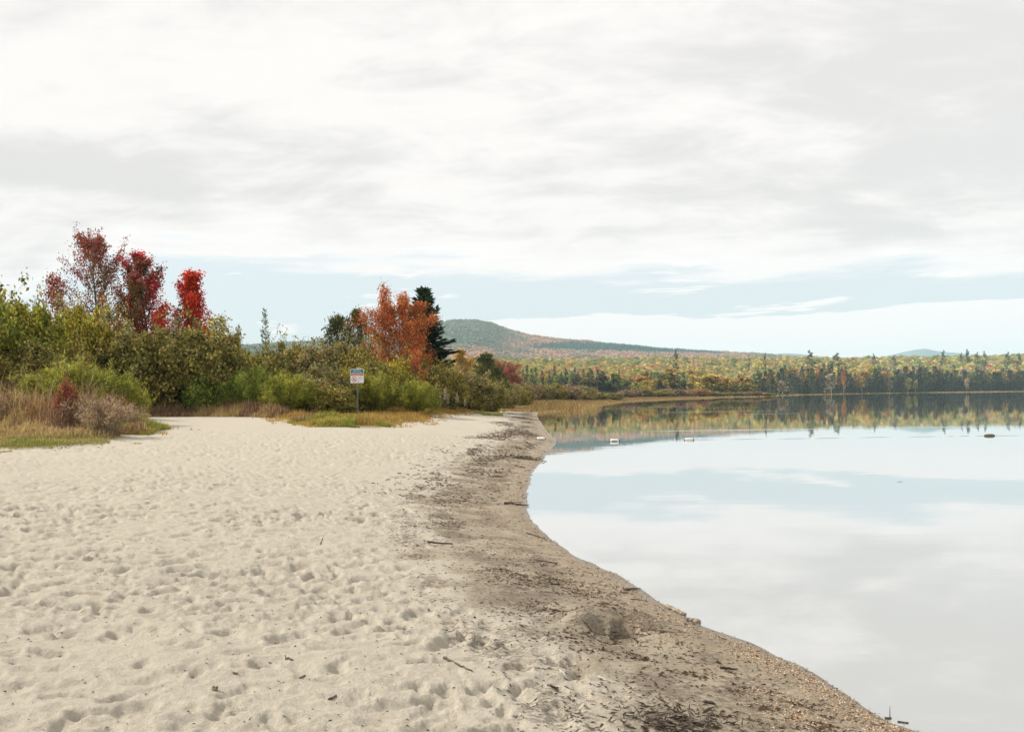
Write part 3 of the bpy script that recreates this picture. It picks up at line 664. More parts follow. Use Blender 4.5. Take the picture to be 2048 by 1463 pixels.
def shrub(kind, px, Y, top, wpx, leaf, label, lean=(0, 0), name='alder_shrub', cat='shrub', group='alder and willow shrubs behind the beach', **kw):
    x, y, h, r = at(px, Y, top, wpx * (1.06 if 'willow' in kind else 1.22)); return plant(name, kind, x, y, h, r, leaf, label, cat, group, lean=lean, **kw)

# ------------------------------------------------------------------ near shrubs, left to right
A = shrub
A('alder0', -70, 31, 570, 190, 'green', 'tall green alder cut by the left edge of the photo')
A('alder1', 30, 33, 583, 170, 'green', 'tallest leafy green alder, its rounded top against white cloud at far left')
A('alder2', 88, 38, 635, 110, 'greyolive', 'grey green alder half hidden between two taller shrubs below the dark red maple')
A('alder3', 155, 38, 612, 120, 'yellowgreen', 'yellow green alder standing in front of the dark red maple')
A('alder0', 225, 39, 648, 120, 'olive', 'olive alder below the right side of the dark red maple')
A('alder1', 300, 38, 652, 150, 'darkolive', 'broad dark olive alder in front of the rose red maple')
A('alder2', 378, 38, 655, 150, 'darkolive', 'broad dark olive alder under the bright red maple')
A('alder3', 448, 40, 668, 130, 'olive', 'olive alder at the right end of the dark alder mass')
A('alder1', 120, 34, 690, 130, 'olive', 'olive shrub behind the bright willow at left')
A('alder3', 60, 31, 690, 150, 'darkolive', 'shaded olive shrub behind the dry grass at far left')
A('alder0', 265, 39, 705, 120, 'darkolive', 'dark low alder beside the right flank of the left willow')
A('alder2', 345, 39, 715, 130, 'darkolive', 'dark low alder behind the sandy recess')
A('alder1', 425, 39, 715, 110, 'darkolive', 'dark alder just left of the round willow')
A('willow0', 135, 29, 718, 180, 'willow', 'feathery bright green willow behind the small red bush', name='willow_shrub')
A('willow1', 205, 29.5, 733, 130, 'willow', 'feathery willow leaning right over the brown shrub', lean=(0, .22), rz=.3, name='willow_shrub')
A('bush0', 408, 37, 745, 66, 'lush', 'small lush green bush left of the round willow', name='leafy_bush')
A('willow2', 505, 37, 733, 120, 'willowdeep', 'round deep green willow left of the sign', name='willow_shrub')
A('willow0', 575, 36, 742, 110, 'willow', 'light green willow joined to the right of the deep green one', name='willow_shrub')
A('willow1', 515, 45, 690, 110, 'willow', 'pale green willow rising behind the round deep green willow', name='willow_shrub')
A('alder0', 585, 44, 684, 110, 'olive', 'olive shrub on the skyline between the larch and the dark cedars')
A('alder1', 655, 43, 683, 130, 'greyolive', 'grey olive shrub directly below the left cedar')
A('alder2', 715, 43, 690, 110, 'olive', 'olive shrub below the gap between cedars and orange maple')
A('alder3', 645, 39, 732, 110, 'greyolive', 'grey twiggy shrub behind the sign on its left')
A('bush1', 655, 37, 770, 90, 'olive', 'low olive bush between the light willow and the sign')
A('alder0', 700, 40, 735, 100, 'yellowgreen', 'yellow green shrub right behind the sign panel')
A('willow2', 752, 39.5, 743, 96, 'willow', 'yellow green willow immediately right of the sign', name='willow_shrub')
A('willow0', 830, 39.5, 756, 84, 'willow', 'willow with a drooping right side at the tip of the grassy bank', lean=(0, .12), rz=0, name='willow_shrub')
A('alder1', 775, 47, 712, 100, 'yellowgreen', 'shrub under the left skirt of the orange maple')
A('alder2', 835, 49, 722, 95, 'olive', 'olive shrub at the foot of the orange maple')
A('alder3', 880, 52, 728, 90, 'olive', 'olive shrub at the foot of the big spruce')
A('alder0', 930, 58, 744, 100, 'greyolive', 'rounded grey shrub in front of the golden birch')
A('alder1', 968, 62, 758, 70, 'olive', 'olive shrub before the triangular cedar')
A('bush0', 985, 63, 772, 50, 'darkolive', 'dark rounded bush where sand meets the bushes')
A('bush1', 940, 57, 778, 50, 'olive', 'low olive bush behind the white seed heads')
A('bush0', 1012, 74, 778, 46, 'greyolive', 'small tawny bush right of the dark rounded bush')
A('bush1', 1040, 84, 776, 40, 'olive', 'little olive bush at the end of the beach')
def bank_shrubs():
    k = 0
    R = np.random.default_rng(8)
    for px, Y, top in [(1005, 92, 764), (1030, 98, 766), (1055, 104, 767), (1080, 110, 768), (1105, 116, 769), (1130, 124, 770), (1155, 132, 771), (1172, 140, 776), (1190, 128, 784), (1215, 132, 786),
                       (1260, 160, 778), (1285, 168, 778), (1310, 172, 779), (1335, 178, 779), (1362, 182, 779), (1385, 186, 778), (1410, 189, 780), (1432, 191, 784), (1452, 192, 785), (1470, 191, 784), (1488, 192, 785), (1506, 191, 783), (1524, 193, 784)]:
        Y = Y * 1.0; top += R.uniform(-2, 2)
        A('bush%d' % (k % 2), px + R.uniform(-5, 5), Y, top, R.uniform(42, 60), ['greyolive', 'olive', 'brown', 'rust'][[0, 0, 2, 0, 1, 2, 0, 3][k % 8]],
          'low %s shrub in the thicket %s' % (['grey green', 'grey green', 'brown', 'grey green', 'olive', 'brown', 'grey green', 'rusty'][k % 8], 'at the end of the beach' if px < 1070 else 'below the spruce row' if px < 1190 else 'below the squat spruces' if px < 1275 else 'left of the rounded cedar' if px < 1350 else 'beside the rocky point'), name='low_shrub', group='low thicket behind the marsh'); k += 1
bank_shrubs()
A('alder1', 330, 41, 700, 150, 'darkolive', 'dark shrub at the very back of the sandy recess')
A('bush1', 300, 38.5, 770, 90, 'darkolive', 'low shaded bush at the left end of the sandy recess')
A('bush0', 370, 39, 765, 90, 'darkolive', 'low shaded bush in the middle of the sandy recess')
A('bush1', 445, 39, 768, 80, 'darkolive', 'low shaded bush between the lush bush and the round willow')
A('bush0', 600, 38.5, 775, 90, 'olive', 'low olive bush right of the light green willow')
# dry brown goldenrod shrubs and the small red bush
def dry(px, Y, top, wpx, leaf, label):
    x, y, h, r = at(px, Y, top, wpx); plant('withered_shrub', 'dry0', x, y, h, r, leaf, label, 'shrub', 'withered shrubs on the grassy tongue')
dry(205, 23.0, 795, 110, 'brown', 'largest withered purple brown shrub at the sandy tip of the grass')
dry(165, 25.5, 790, 90, 'brown', 'withered brown shrub just behind and left of the largest one')
dry(245, 25.5, 808, 80, 'brown', 'withered brown shrub right of the largest, speckled with yellow leaves')
dry(30, 27, 785, 110, 'brown', 'withered brown clump at the left edge of the photo')
dry(90, 26.5, 800, 90, 'rust', 'rusty withered clump in the middle of the dry grass')
dry(225, 29, 790, 70, 'rust', 'rusty withered clump under the leaning willow')
x, y, h, r = at(133, 25.5, 758, 44); plant('red_leaf_bush', 'bush0', x, y, h, r, 'crimson', 'small bush with glossy dark red leaves in front of the left willow', 'bush')
for px, Y, top, wp, lf, lb in [(500, 37.6, 800, 60, 'rust', 'rusty orange low plant under the round willow'), (455, 38, 806, 50, 'brown', 'brown withered plant left of the round willow base'),
                               (545, 36.3, 806, 60, 'rust', 'rusty low plant under the light green willow'), (330, 40, 806, 60, 'brown', 'brown withered plant at the back of the sandy recess')]:
    dry(px, Y, top, wp, lf, lb)

# ------------------------------------------------------------------ near trees
def tree(name, proto, px, Y, top, wpx, leaf, label, cat='tree', group=None, wood='bark', lean=(0, 0), rz=None, **kw):
    x, y, h, r = at(px, Y, top, wpx); return plant(name, proto, x, y, h, r, leaf, label, cat, group, wood=wood, lean=lean, rz=rz, crown='crown', stem='trunk', **kw)
tree('maple_tree', 'maple_big', 194, 46, 464, 158, 'maple_dark', 'tallest maple with sparse dark red and green leaves', rz=1.0)
tree('maple_tree', 'sapling', 135, 45, 540, 70, 'maple_dark', 'lower dark red maple stem leaning out on the left of the tallest one', lean=(0, -.10), rz=0)
tree('maple_tree', 'maple_tall', 304, 46, 505, 122, 'maple_rose', 'rose red maple between the tallest dark maple and the bright red one', rz=.4)
tree('maple_tree', 'maple_tall', 262, 45, 552, 96, 'maple_dark', 'dark maroon and green maple crowding the left of the rose red one', rz=2.2)
tree('maple_tree', 'maple_slim', 383, 45, 540, 82, 'maple_red', 'slim scarlet maple, the brightest red tree')
tree('maple_tree', 'sapling', 325, 44, 618, 60, 'maple_red', 'low scarlet maple sapling at the foot of the rose red tree')
tree('maple_tree', 'sapling', 358, 44.5, 612, 50, 'maple_rose', 'sparse red sapling between the rose red and scarlet maples')
tree('alder_tree', 'sapling', 432, 43, 628, 85, 'yellowgreen', 'yellow green sapling right of the scarlet maple')
tree('alder_tree', 'sapling', 205, 42, 605, 70, 'olive', 'thin olive sapling rising in front of the tallest maple trunk')
tree('larch_tree', 'larch', 530, 70, 618, 42, 'larch', 'slender grey green larch alone on the skyline')
tree('larch_tree', 'larch', 477, 72, 650, 22, 'larch', 'short larch tip showing left of the slender one')
tree('larch_tree', 'larch', 601, 80, 682, 9, 'spruce', 'tiny dark conifer tip on the skyline left of the cedars')
tree('cedar_tree', 'cedar_loose', 672, 58, 630, 74, 'cedar', 'dark green cedar with a blunt top, left of the pair')
tree('cedar_tree', 'cedar_loose', 722, 58, 622, 70, 'cedar', 'dark green cedar tucked against the left of the orange maple', rz=2)
tree('maple_tree', 'maple_round', 797, 50, 588, 148, 'maple_orange', 'big rounded orange maple with green patches, left of the spruce', rz=.8)
tree('maple_tree', 'sapling', 772, 49, 563, 46, 'maple_orange', 'thin orange red leader rising above the big orange maple')
tree('maple_tree', 'sapling', 832, 47, 695, 50, 'ember', 'low fiery red branchy sapling at the lower right of the orange maple')
tree('spruce_tree', 'spruce_near', 848, 56, 577, 168, 'spruce', 'tall near black spruce behind the orange maple', rz=.5)
tree('birch_tree', 'maple_slim', 926, 100, 698, 40, 'birch_gold', 'golden birch right of the big spruce', wood='bark_pale')
tree('birch_tree', 'sapling', 945, 102, 712, 30, 'birch_gold', 'shorter golden birch touching the triangular cedar', wood='bark_pale')
tree('cedar_tree', 'cedar', 960, 88, 708, 92, 'cedar', 'triangular olive cedar right of the golden birches')
tree('cedar_tree', 'cedar', 988, 86, 735, 66, 'cedar', 'lower cedar forming the right shoulder of the triangular one')
tree('maple_tree', 'maple_round', 1008, 118, 722, 80, 'crimson', 'small crimson and orange maple right of the cedars')
tree('maple_tree', 'sapling', 992, 122, 716, 40, 'rust', 'faded orange maple behind the cedar shoulder')
def spruce_rows():
    R = np.random.default_rng(21)
    G = 'spruces beyond the marsh'
    tree('spruce_tree', 'spruce_mid0', 1229, 196, 757, 44, 'spruce_green', 'rightmost squat dark spruce beyond the marsh', group=G)
    tree('spruce_tree', 'spruce_mid1', 1205, 198, 742, 48, 'spruce_green', 'second squat dark spruce from the right beyond the marsh', group=G)
    tree('spruce_tree', 'spruce_mid2', 1181, 200, 737, 44, 'spruce_green', 'third dark spruce from the right beyond the marsh', group=G)
    for px, top, w in [(1046,738,20),(1054,732,16),(1063,740,18),(1072,733,20),(1085,738,18),(1098,742,16),(1109,729,15),(1122,742,20),(1132,738,18),(1144,745,22),(1156,741,18),(1167,736,20),(1196,740,22),(1204,748,22),(1225,752,20),(1176,746,16),(1150,736,14)]:
        tree('spruce_tree', 'spruce_mid%d' % R.integers(3), px, R.uniform(215, 245), top + R.uniform(-5, 3), w * R.uniform(.9, 1.4), str(R.choice(['spruce_far', 'spruce_green'])), 'dark spruce in the row beyond the marsh, %s' % ('behind the left end of the thicket' if px < 1105 else 'in the middle of the row' if px < 1160 else 'behind the squat spruces'), group='row of spruces beyond the marsh')
    for px, top, w in [(1058,752,26),(1078,749,22),(1092,745,22),(1110,752,24),(1139,756,18),(1046,750,20)]:
        tree('larch_tree', 'spruce_mid%d' % R.integers(3), px, R.uniform(195, 208), top, w, 'lime', 'light green young larch in front of the spruce row', group='young larches before the spruces')
spruce_rows()

# ------------------------------------------------------------------ far shore trees
def far_trees():
    R = np.random.default_rng(31)
    def T(name, proto, px, Y, top, wpx, leaf, label, group=None, wood='bark'):
        tree(name, proto, px, Y, top, wpx, leaf, label, group=group, wood=wood)
    P = 'trees on the rocky point'
    CN = dict(amber='amber', lime='yellow green', gold='golden', olive='olive', greyfar='grey brown', orange='orange', redfar='red')
    def stretch(px): return ['right behind the rocky point', 'below the two tallest pines', 'below the blue peak', 'between the blue peak and the flat topped pine', 'near the right edge'][int(np.searchsorted([1600, 1720, 1850, 1960], px))]
    # the rocky point in the middle of the far shore
    T('broadleaf_tree', 'broad0', 1412, 200, 748, 38, 'gold', 'leftmost gold tree of the rocky point', P)
    T('broadleaf_tree', 'broad1', 1436, 203, 749, 34, 'amber', 'amber tree second from left on the rocky point', P)
    T('broadleaf_tree', 'broad2', 1458, 201, 754, 30, 'gold', 'gold tree in the middle of the rocky point', P)
    T('broadleaf_tree', 'broad3', 1484, 204, 750, 36, 'amber', 'peach coloured tree right of the middle of the point', P)
    T('broadleaf_tree', 'broad0', 1500, 203, 757, 28, 'olive', 'olive tree at the right tip of the rocky point', P)
    T('broadleaf_tree', 'broad1', 1425, 196, 768, 26, 'darkolive', 'dark olive low tree below the leftmost gold tree', P)
    T('broadleaf_tree', 'broad2', 1447, 196, 770, 26, 'darkolive', 'dark low tree under the amber tree', P)
    T('broadleaf_tree', 'broad3', 1472, 197, 767, 28, 'darkolive', 'dark low tree under the peach coloured tree', P)
    T('broadleaf_tree', 'broad0', 1494, 197, 766, 28, 'darkolive', 'dark low tree near the tip of the rocky point', P)
    T('broadleaf_tree', 'broad1', 1345, 235, 744, 38, 'darkolive', 'large dark rounded cedar left of the point')
    T('spruce_tree', 'spruce_mid0', 1367, 225, 744, 17, 'spruce', 'sharp dark spruce right of the large rounded cedar')
    T('broadleaf_tree', 'broad2', 1384, 222, 765, 24, 'darkolive', 'small dark tree between the sharp spruce and the point')
    T('broadleaf_tree', 'broad3', 1272, 212, 762, 24, 'lime', 'small round yellow green tree by the marsh')
    T('broadleaf_tree', 'broad2', 1304, 225, 758, 22, 'gold', 'bright yellow tree left of the rounded cedar')
    T('broadleaf_tree', 'broad1', 1292, 228, 760, 22, 'gold', 'paler yellow tree beside the bright yellow one')
    T('spruce_tree', 'spruce_mid1', 1303, 250, 742, 10, 'spruce', 'thin spruce above the bright yellow tree')
    T('spruce_tree', 'spruce_mid2', 1238, 255, 737, 13, 'spruce_far', 'spruce pair member behind the small yellow green tree')
    T('spruce_tree', 'spruce_mid0', 1315, 252, 745, 7, 'spruce_far', 'needle thin spruce right of the thin spruce')
    # mixed wood left of the point
    for i in range(30):
        px = R.uniform(1225, 1400); Y = R.uniform(255, 330); top = R.uniform(736, 755)
        lf = str(R.choice(['amber', 'lime', 'gold', 'olive', 'greyfar', 'orange', 'redfar'], p=[.25, .22, .2, .18, .03, .08, .04]))
        T('broadleaf_tree', 'broad%d' % R.integers(4), px, Y, top, R.uniform(20, 30), lf, '%s tree in the mixed wood, %s' % (CN[lf], 'near the squat spruces' if px < 1310 else 'near the rounded cedar'), 'mixed autumn trees behind the marsh')
    # conifer wall along the far right shore
    sx = [1500, 1554, 1600, 1640, 1709, 1862, 2048, 2120]; sy = [float(np.interp(v, GV, GK)) for v in (375, 452, 540, 562, 642, 702, 678, 690)]
    for i in range(150):
        px = 1505 + (2095 - 1505) * (i + R.random()) / 150; row = R.integers(3)
        Y = np.interp(px, sx, sy) * (1.01 + .03 * row) + 2; top = 758 - 9 * row + R.uniform(-10, 9) + 4 * math.sin(px * .03) - 3 * (px > 1900)
        T('spruce_tree', 'spruce_far%d' % R.integers(4), px, Y, top, R.uniform(14, 24), 'spruce_far', 'dark spruce in the far conifer wall, %s' % stretch(px), 'conifer wall on the far shore')
    for i in range(52):
        px = R.uniform(1530, 2090); Y = np.interp(px, sx, sy) * R.uniform(1.11, 1.2); top = R.uniform(731, 745)
        lf = str(R.choice(['amber', 'gold', 'greyfar', 'orange', 'lime', 'olive'], p=[.25, .15, .2, .12, .18, .1]))
        T('broadleaf_tree', 'broad%d' % R.integers(4), px, Y, top, R.uniform(15, 24), lf, '%s tree behind the conifer wall, %s' % (CN[lf], stretch(px)), 'autumn trees behind the conifer wall')
    for px, top, wp, lf, lb in [(1779, 762, 13, 'greyfar', 'pale tan tree in front of the conifer wall'), (1815, 756, 14, 'lime', 'pale yellow birch in front of the conifer wall'),
                            (1933, 757, 9, 'greyfar', 'slim pale birch with a bare white stem at the far waterline'), (1565, 762, 20, 'greyfar', 'grey leafless looking tree left in the conifer wall'),
                            (1662, 748, 20, 'greyfar', 'grey brown bare tree in the conifer wall'), (1724, 752, 16, 'gold', 'yellow tree near the middle of the conifer wall'), (1830, 760, 10, 'lime', 'forked pale birch right of the yellow birch'),
                            (1655, 776, 12, 'greyfar', 'small tan bush under the conifer wall'), (1687, 742, 9, 'orange', 'small vivid orange tree below the leaning pine')]:
        Y = float(np.interp(px, sx, sy)) * 1.005 + .5; T('birch_tree', 'broad%d' % R.integers(4), px, Y, top, wp, lf, lb, 'pale trees before the conifer wall', wood='bark_pale')
    # emergent white pines
    for px, Y, top, wp, lb in [(1350, 620, 701, 15, 'lone dark pine standing above the canopy in the centre'), (1623, 780, 701, 22, 'tall ragged pine, leftmost on the right skyline'),
        (1672, 780, 706, 24, 'leaning ragged pine second on the right skyline'), (1748, 950, 707, 9, 'small pine tip between the pines and the blue peak'), (1787, 900, 711, 14, 'stubby pine below the blue peak'),
        (1884, 900, 701, 15, 'tall thin pine below the right slope of the blue peak'), (1937, 950, 699, 16, 'spreading flat topped pine right of the thin pine'), (1921, 950, 705, 8, 'small leaning pine left of the flat topped pine'),
        (1953, 950, 704, 10, 'pine just right of the flat topped pine'), (1968, 930, 702, 10, 'windswept pine on a bare stem near the right edge'), (2013, 900, 704, 15, 'pine with a bent crown near the right edge'),
        (2038, 880, 709, 12, 'rightmost pine touching the edge of the photo'), (1530, 700, 705, 7, 'tiny broad topped pine above the tail of the hill'), (1497, 720, 707, 5, 'tiny pine tip left of the broad topped one')]:
        T('pine_tree', 'pine', px, Y, top, wp, 'pine', lb, 'pines above the canopy')
far_trees()

# ------------------------------------------------------------------ the wood on the rising ground (countless)
def hillside_forest():
    R = np.random.default_rng(51)
    def crown(kind, n, s):
        if kind == 0:    # broad: outward facing clumps on an uneven dome
            u = R.random(n); a = R.random(n) * 6.283; zc = 1 - 1.25 * u; rr = np.sqrt(np.maximum(0, 1 - zc * zc))
            N_ = np.stack([rr * np.cos(a), rr * np.sin(a), zc], 1); k = 1 + .28 * np.sin(a * 3 + 5 * zc + R.random() * 6) + R.normal(0, .08, n)
            P = N_ * k[:, None] * np.array([1, 1, .62]) + np.array([0, 0, .75])
            Nn = unit(N_ + R.normal(0, .35, (n, 3)))
        else:
            t = (np.arange(n) + R.random(n)) / n; a = R.random(n) * 6.283; rr = (1 - t) ** .8
            P = np.stack([rr * np.cos(a), rr * np.sin(a), t * 3.6], 1); Nn = unit(np.stack([np.cos(a), np.sin(a), .6 + 0 * a], 1) + R.normal(0, .3, (n, 3)))
        ax = unit(np.cross(Nn, R.normal(size=(n, 3)))); sd2 = np.cross(Nn, ax); h = s * R.uniform(.7, 1.3, (n, 1))
        q = np.stack([P - ax * h, P + sd2 * h * .8, P + ax * h, P - sd2 * h * .8], 1)
        return q.reshape(-1, 3)
    protos = [crown(0, 60, .50) for _ in range(5)] + [crown(1, 40, .62) for _ in range(3)] + [crown(0, 190, .27) for _ in range(5)] + [crown(1, 130, .34) for _ in range(3)]
    cols = np.array([(0.44, 0.37, 0.12), (0.33, 0.34, 0.12), (0.23, 0.27, 0.11), (0.50, 0.34, 0.14), (0.52, 0.28, 0.13), (0.46, 0.20, 0.13), (0.40, 0.31, 0.20), (0.06, 0.10, 0.065)])
    n = 15500
    # equal picture density: sample distance as 1/r
    r = 1 / R.uniform(1 / 2700, 1 / 430, n); px = R.uniform(480, 2250, n); x = (px - CX) / F * r
    d = shore_d(x, r); ok = d > np.where(px > 1480, 45, 60); ok &= ~((px < 1480) & (r < 500))
    r, px, x, d = r[ok], px[ok], x[ok], d[ok]; z = base_z(x, r, d)
    m = fbm(x / 170, r / 260, 3, 210); m2 = fbm(x / 60, r / 90, 3, 230)
    # the centre slope is rusty, the right shore canopy yellow and green
    rusty = np.exp(-((px - 1290) / 190) ** 2) * sstep(r, 2000, 700)
    wts = np.stack([.9 + 1.5 * (m2 > .55), 1.0 + 1.2 * (m > .5) + 0 * m, .8 + 1.2 * (m < .5), .5 + 1.8 * rusty, .07 + .6 * rusty + .4 * (m2 < .34), .03 + .35 * rusty * (m < .48), .35 + .6 * rusty, .18 + 1.3 * (m2 < .40) * (r < 900)], 1)
    cw = np.cumsum(wts / wts.sum(1, keepdims=True), 1); kind = (R.random(len(r))[:, None] > cw).sum(1)
    VV, TT = [], []
    grow = np.clip(r / 1000, .7, 1.6)
    for p, q in enumerate(protos):
        fine_ = p >= 8; p = p % 8
        sel = (kind == 7) & (np.arange(len(r)) % 3 == p - 5) if p >= 5 else (kind < 7) & (np.arange(len(r)) % 5 == p)
        sel &= (r < 900) if fine_ else (r >= 900)
        k = sel.sum()
        if not k: continue
        sc = (R.uniform(3.2, 5.2, k) * (1 if p < 5 else .5) * grow[sel])[:, None, None]; a = R.uniform(0, 6.28, k); c, s = np.cos(a)[:, None], np.sin(a)[:, None]
        Q = np.stack([q[None, :, 0] * c - q[None, :, 1] * s, q[None, :, 0] * s + q[None, :, 1] * c, np.repeat(q[None, :, 2], k, 0) * R.uniform(.85, 1.25, (k, 1))], -1) * sc
        th = R.uniform(4, 8, k) if p < 5 else R.uniform(0, 2.5, k)
        Q += np.stack([x[sel], r[sel], z[sel] + th * np.clip(grow[sel], .7, 1.2)], 1)[:, None]
        VV.append(Q.reshape(-1, 3))
        cc = cols[kind[sel]] * 1.12 * R.uniform(.8, 1.2, (k, 1)); cc = cc[:, None] * R.uniform(.8, 1.2, (k, q.shape[0] // 4, 1))
        TT.append(np.repeat(cc.reshape(-1, 3), 4, 0))
    V = np.concatenate(VV); T = np.concatenate(TT)
    m, N = new_mat('hillside_leaves')
    at_ = N.n('ShaderNodeAttribute', attribute_name='tint').outputs[0]
    dfs = N.n('ShaderNodeBsdfDiffuse', {0: at_}); tr = N.n('ShaderNodeBsdfTranslucent', {0: at_})
    out(N, N.n('ShaderNodeMixShader', {0: .25, 1: dfs.outputs[0], 2: tr.outputs[0]}).outputs[0])
    o = link('forest', mesh_data('forest', V, [np.arange(len(V)).reshape(-1, 4)], [m], tint=T)); tag(o, 'autumn forest canopy in yellow, rust and green rising behind the lake shore', 'forest', None, 'stuff')
hillside_forest()

# ------------------------------------------------------------------ grasses
def grass(name, n, sampler, hgt, wid, mat, label, lean=.35, cat='grass', dirbias=(0, 0)):
    x, y = sampler(n); z = ground(x, y)
    m = len(x); a = rng.uniform(0, 6.28, m); h = hgt(x, y) * rng.uniform(.45, 1.3, m) * (.35 + .65 * sstep(veg_d(x, y), -.1, 1.1)) * (.30 + 1.4 * fbm(x / .45, y / .45, 3, 311)); wd = wid * rng.uniform(.7, 1.3, m)
    k = np.abs(rng.normal(0, lean, m)) ; la = rng.uniform(0, 6.28, m)
    lx = np.cos(la) * k + dirbias[0]; ly = np.sin(la) * k + dirbias[1]
    b = np.stack([x, y, z - .01], 1); s = np.stack([np.cos(a), np.sin(a), 0 * a], 1) * wd[:, None] / 2
    mid = b + np.stack([lx * h * .35, ly * h * .35, h * .6], 1); tip = b + np.stack([lx * h, ly * h, h * np.clip(1 - .35 * k, .35, 1)], 1)
    V = np.stack([b - s, b + s, mid + s * .8, mid - s * .8, tip], 1).reshape(-1, 3); i = np.arange(m)[:, None] * 5
    T = np.repeat(np.stack([rng.random(m), np.full(m, .5), np.clip(.5 + 1.6 * (fbm(x / 1.4, y / 1.4, 3, 310) - .5), 0, 1)], 1), 5, 0)
    o = link(name, mesh_data(name, V, [i + np.array([[0, 1, 2, 3]]), i + np.array([[3, 2, 4]])], [mat], tint=T)); tag(o, label, cat, None, 'stuff')
def box(x0, x1, y0, y1, cond):
    def f(n):
        X, Y = [], []; c = 0
        for _ in range(60):
            x = rng.uniform(x0, x1, n); y = rng.uniform(y0, y1, n); ok = cond(x, y); X.append(x[ok]); Y.append(y[ok]); c += ok.sum()
            if c >= n: break
        return np.concatenate(X)[:n], np.concatenate(Y)[:n]
    return f
LG = 1.3
gm_green = blade_mat('short_grass', (0.20, 0.21, 0.045), (0.31, 0.26, 0.09), (0.38, 0.29, 0.15))
gm_dry = blade_mat('dry_grass', (0.37, 0.27, 0.12), (0.21, 0.125, 0.075), (0.48, 0.37, 0.2))
gm_gold = blade_mat('golden_grass', (0.31, 0.185, 0.045), (0.36, 0.235, 0.07), (0.24, 0.22, 0.05))
gm_lime = blade_mat('lime_grass', (0.20, 0.225, 0.035), (0.31, 0.28, 0.06), (0.42, 0.34, 0.12))
gm_marsh = blade_mat('marsh_grass', (0.23, 0.135, 0.06), (0.24, 0.18, 0.065), (0.32, 0.23, 0.11))
def left_front(x, y): return (veg_d(x, y) > 0) & (y < 22.8 + 0.12 * (x + 9))
grass('short_grass', 60000, box(-22, -7, 13, 25, lambda x, y: ((veg_d(x, y) > -.05) | ((veg_d(x, y) > -.8) & (fbm(x / .25, y / .25, 2, 362) > .66))) & (y < 21.6 + 1.2 * np.sin(x) + .8 * (fbm(x, y, 2, 7) - .5))), lambda x, y: .07 + .05 * fbm(x, y, 3, 320), .016, gm_green, 'short yellow green grass at the left edge of the sand')
grass('tall_dry_grass', 64000, box(-28, -8, 20, 36, lambda x, y: (veg_d(x, y) > .1) & (y > 21.0 + 1.2 * np.sin(x)) & (fbm(x / .9, y / .9, 3, 333) > .40)), lambda x, y: .12 + 2.3 * sstep(y, 20.5, 26.5) * fbm(x / 1.3, y / 1.3, 3, 321) ** 2, .018, gm_dry, 'tall tangled dry grass around the withered shrubs', .75, dirbias=(.15, -.1))
grass('dry_bank_grass', 34000, box(-30, -11, 36, 64, lambda x, y: (veg_d(x, y) > 0) & (veg_d(x, y) < 3.5)), lambda x, y: .35 + .45 * fbm(x / 1.2, y / 1.2, 3, 322), .024, gm_dry, 'dry reddish grass along the back of the sandy recess', .3)
grass('golden_grass', 90000, box(-12, 2, 24, 86, lambda x, y: ((veg_d(x, y) > 0) | ((veg_d(x, y) > -.9) & (fbm(x / .28, y / .28, 2, 361) > .66))) & (veg_d(x, y) < 9) & ((y > 31.5 + .5 * np.sin(2 * x)) | (fbm(x / .8, y / .8, 2, 345) > .56))), lambda x, y: (.16 + .30 * fbm(x / 1.5, y / 1.5, 3, 323)) * (1 - .45 * np.exp(-((x + 8.0) / 2.6) ** 2 - ((y - 41) / 5) ** 2)), .022, gm_gold, 'golden grass around the sign post and along the beach edge', .45)
grass('lush_sedge', 22000, box(-12, -2.5, 24, 38, lambda x, y: (veg_d(x, y) > -.05) & (veg_d(x, y) < 3.5) & (y < 34.5) & ((fbm(x / .7, y / .7, 2, 340) > .46) | (x < -6.0))), lambda x, y: .16 + .34 * fbm(x / 1.1, y / 1.1, 3, 324), .024, gm_lime, 'arching lime green sedge in front of the sign', .7)
grass('marsh_grass', 120000, box(-4, 82, 84, 320, lambda x, y: (shore_d(x, y) > -1.2 - 2.5 * (fbm(x / 6, y / 6, 3, 350) > .52)) & (shore_d(x, y) < 34 - 14 * sstep(y, 150, 220))), lambda x, y: (.30 + .8 * fbm(x / 7, y / 12, 3, 325) ** 1.5) * (1 - .45 * sstep(y, 130, 200)), .065, gm_marsh, 'rusty marsh grass between the thicket and the water', .3)
grass('shore_grass', 12000, box(70, 420, 300, 720, lambda x, y: (shore_d(x, y) > .2) & (shore_d(x, y) < 2.0)), lambda x, y: 0.2 + .5 * fbm(x / 9, y / 9, 3, 326), .16, gm_gold, 'thin straw coloured strip of grass along the far shore', .3)
def tufts():
    for px, py, rx, n, lb in [(985, 830, .75, 900, 'yellow green grass tuft alone on the sand near the end of the beach'), (958, 827, .35, 350, 'small dry grass tuft left of the lone green tuft'), (1005, 821, .8, 700, 'low grass tuft close to the dark rounded bush')]:
        cx, cy, cz = on(px, py); a = rng.uniform(0, 6.28, n); q = np.sqrt(rng.random(n)); xx = cx + np.cos(a) * q * rx; yy = cy + np.sin(a) * q * rx * 1.6
        m = n; z = ground(xx, yy); h = rng.uniform(.08, .26, n); la = rng.uniform(0, 6.28, n); s = np.stack([np.cos(a), np.sin(a), 0 * a], 1) * .014
        b = np.stack([xx, yy, z], 1); t = b + np.stack([np.cos(la) * h * .5, np.sin(la) * h * .5, h], 1); V = np.stack([b - s, b + s, t], 1).reshape(-1, 3)
        T = np.repeat(rng.random((n, 3)), 3, 0)
        o = link('grass_tuft', mesh_data('grass_tuft', V, [np.arange(3 * n).reshape(-1, 3)], [gm_lime], tint=T)); tag(o, lb, 'grass tuft')
tufts()
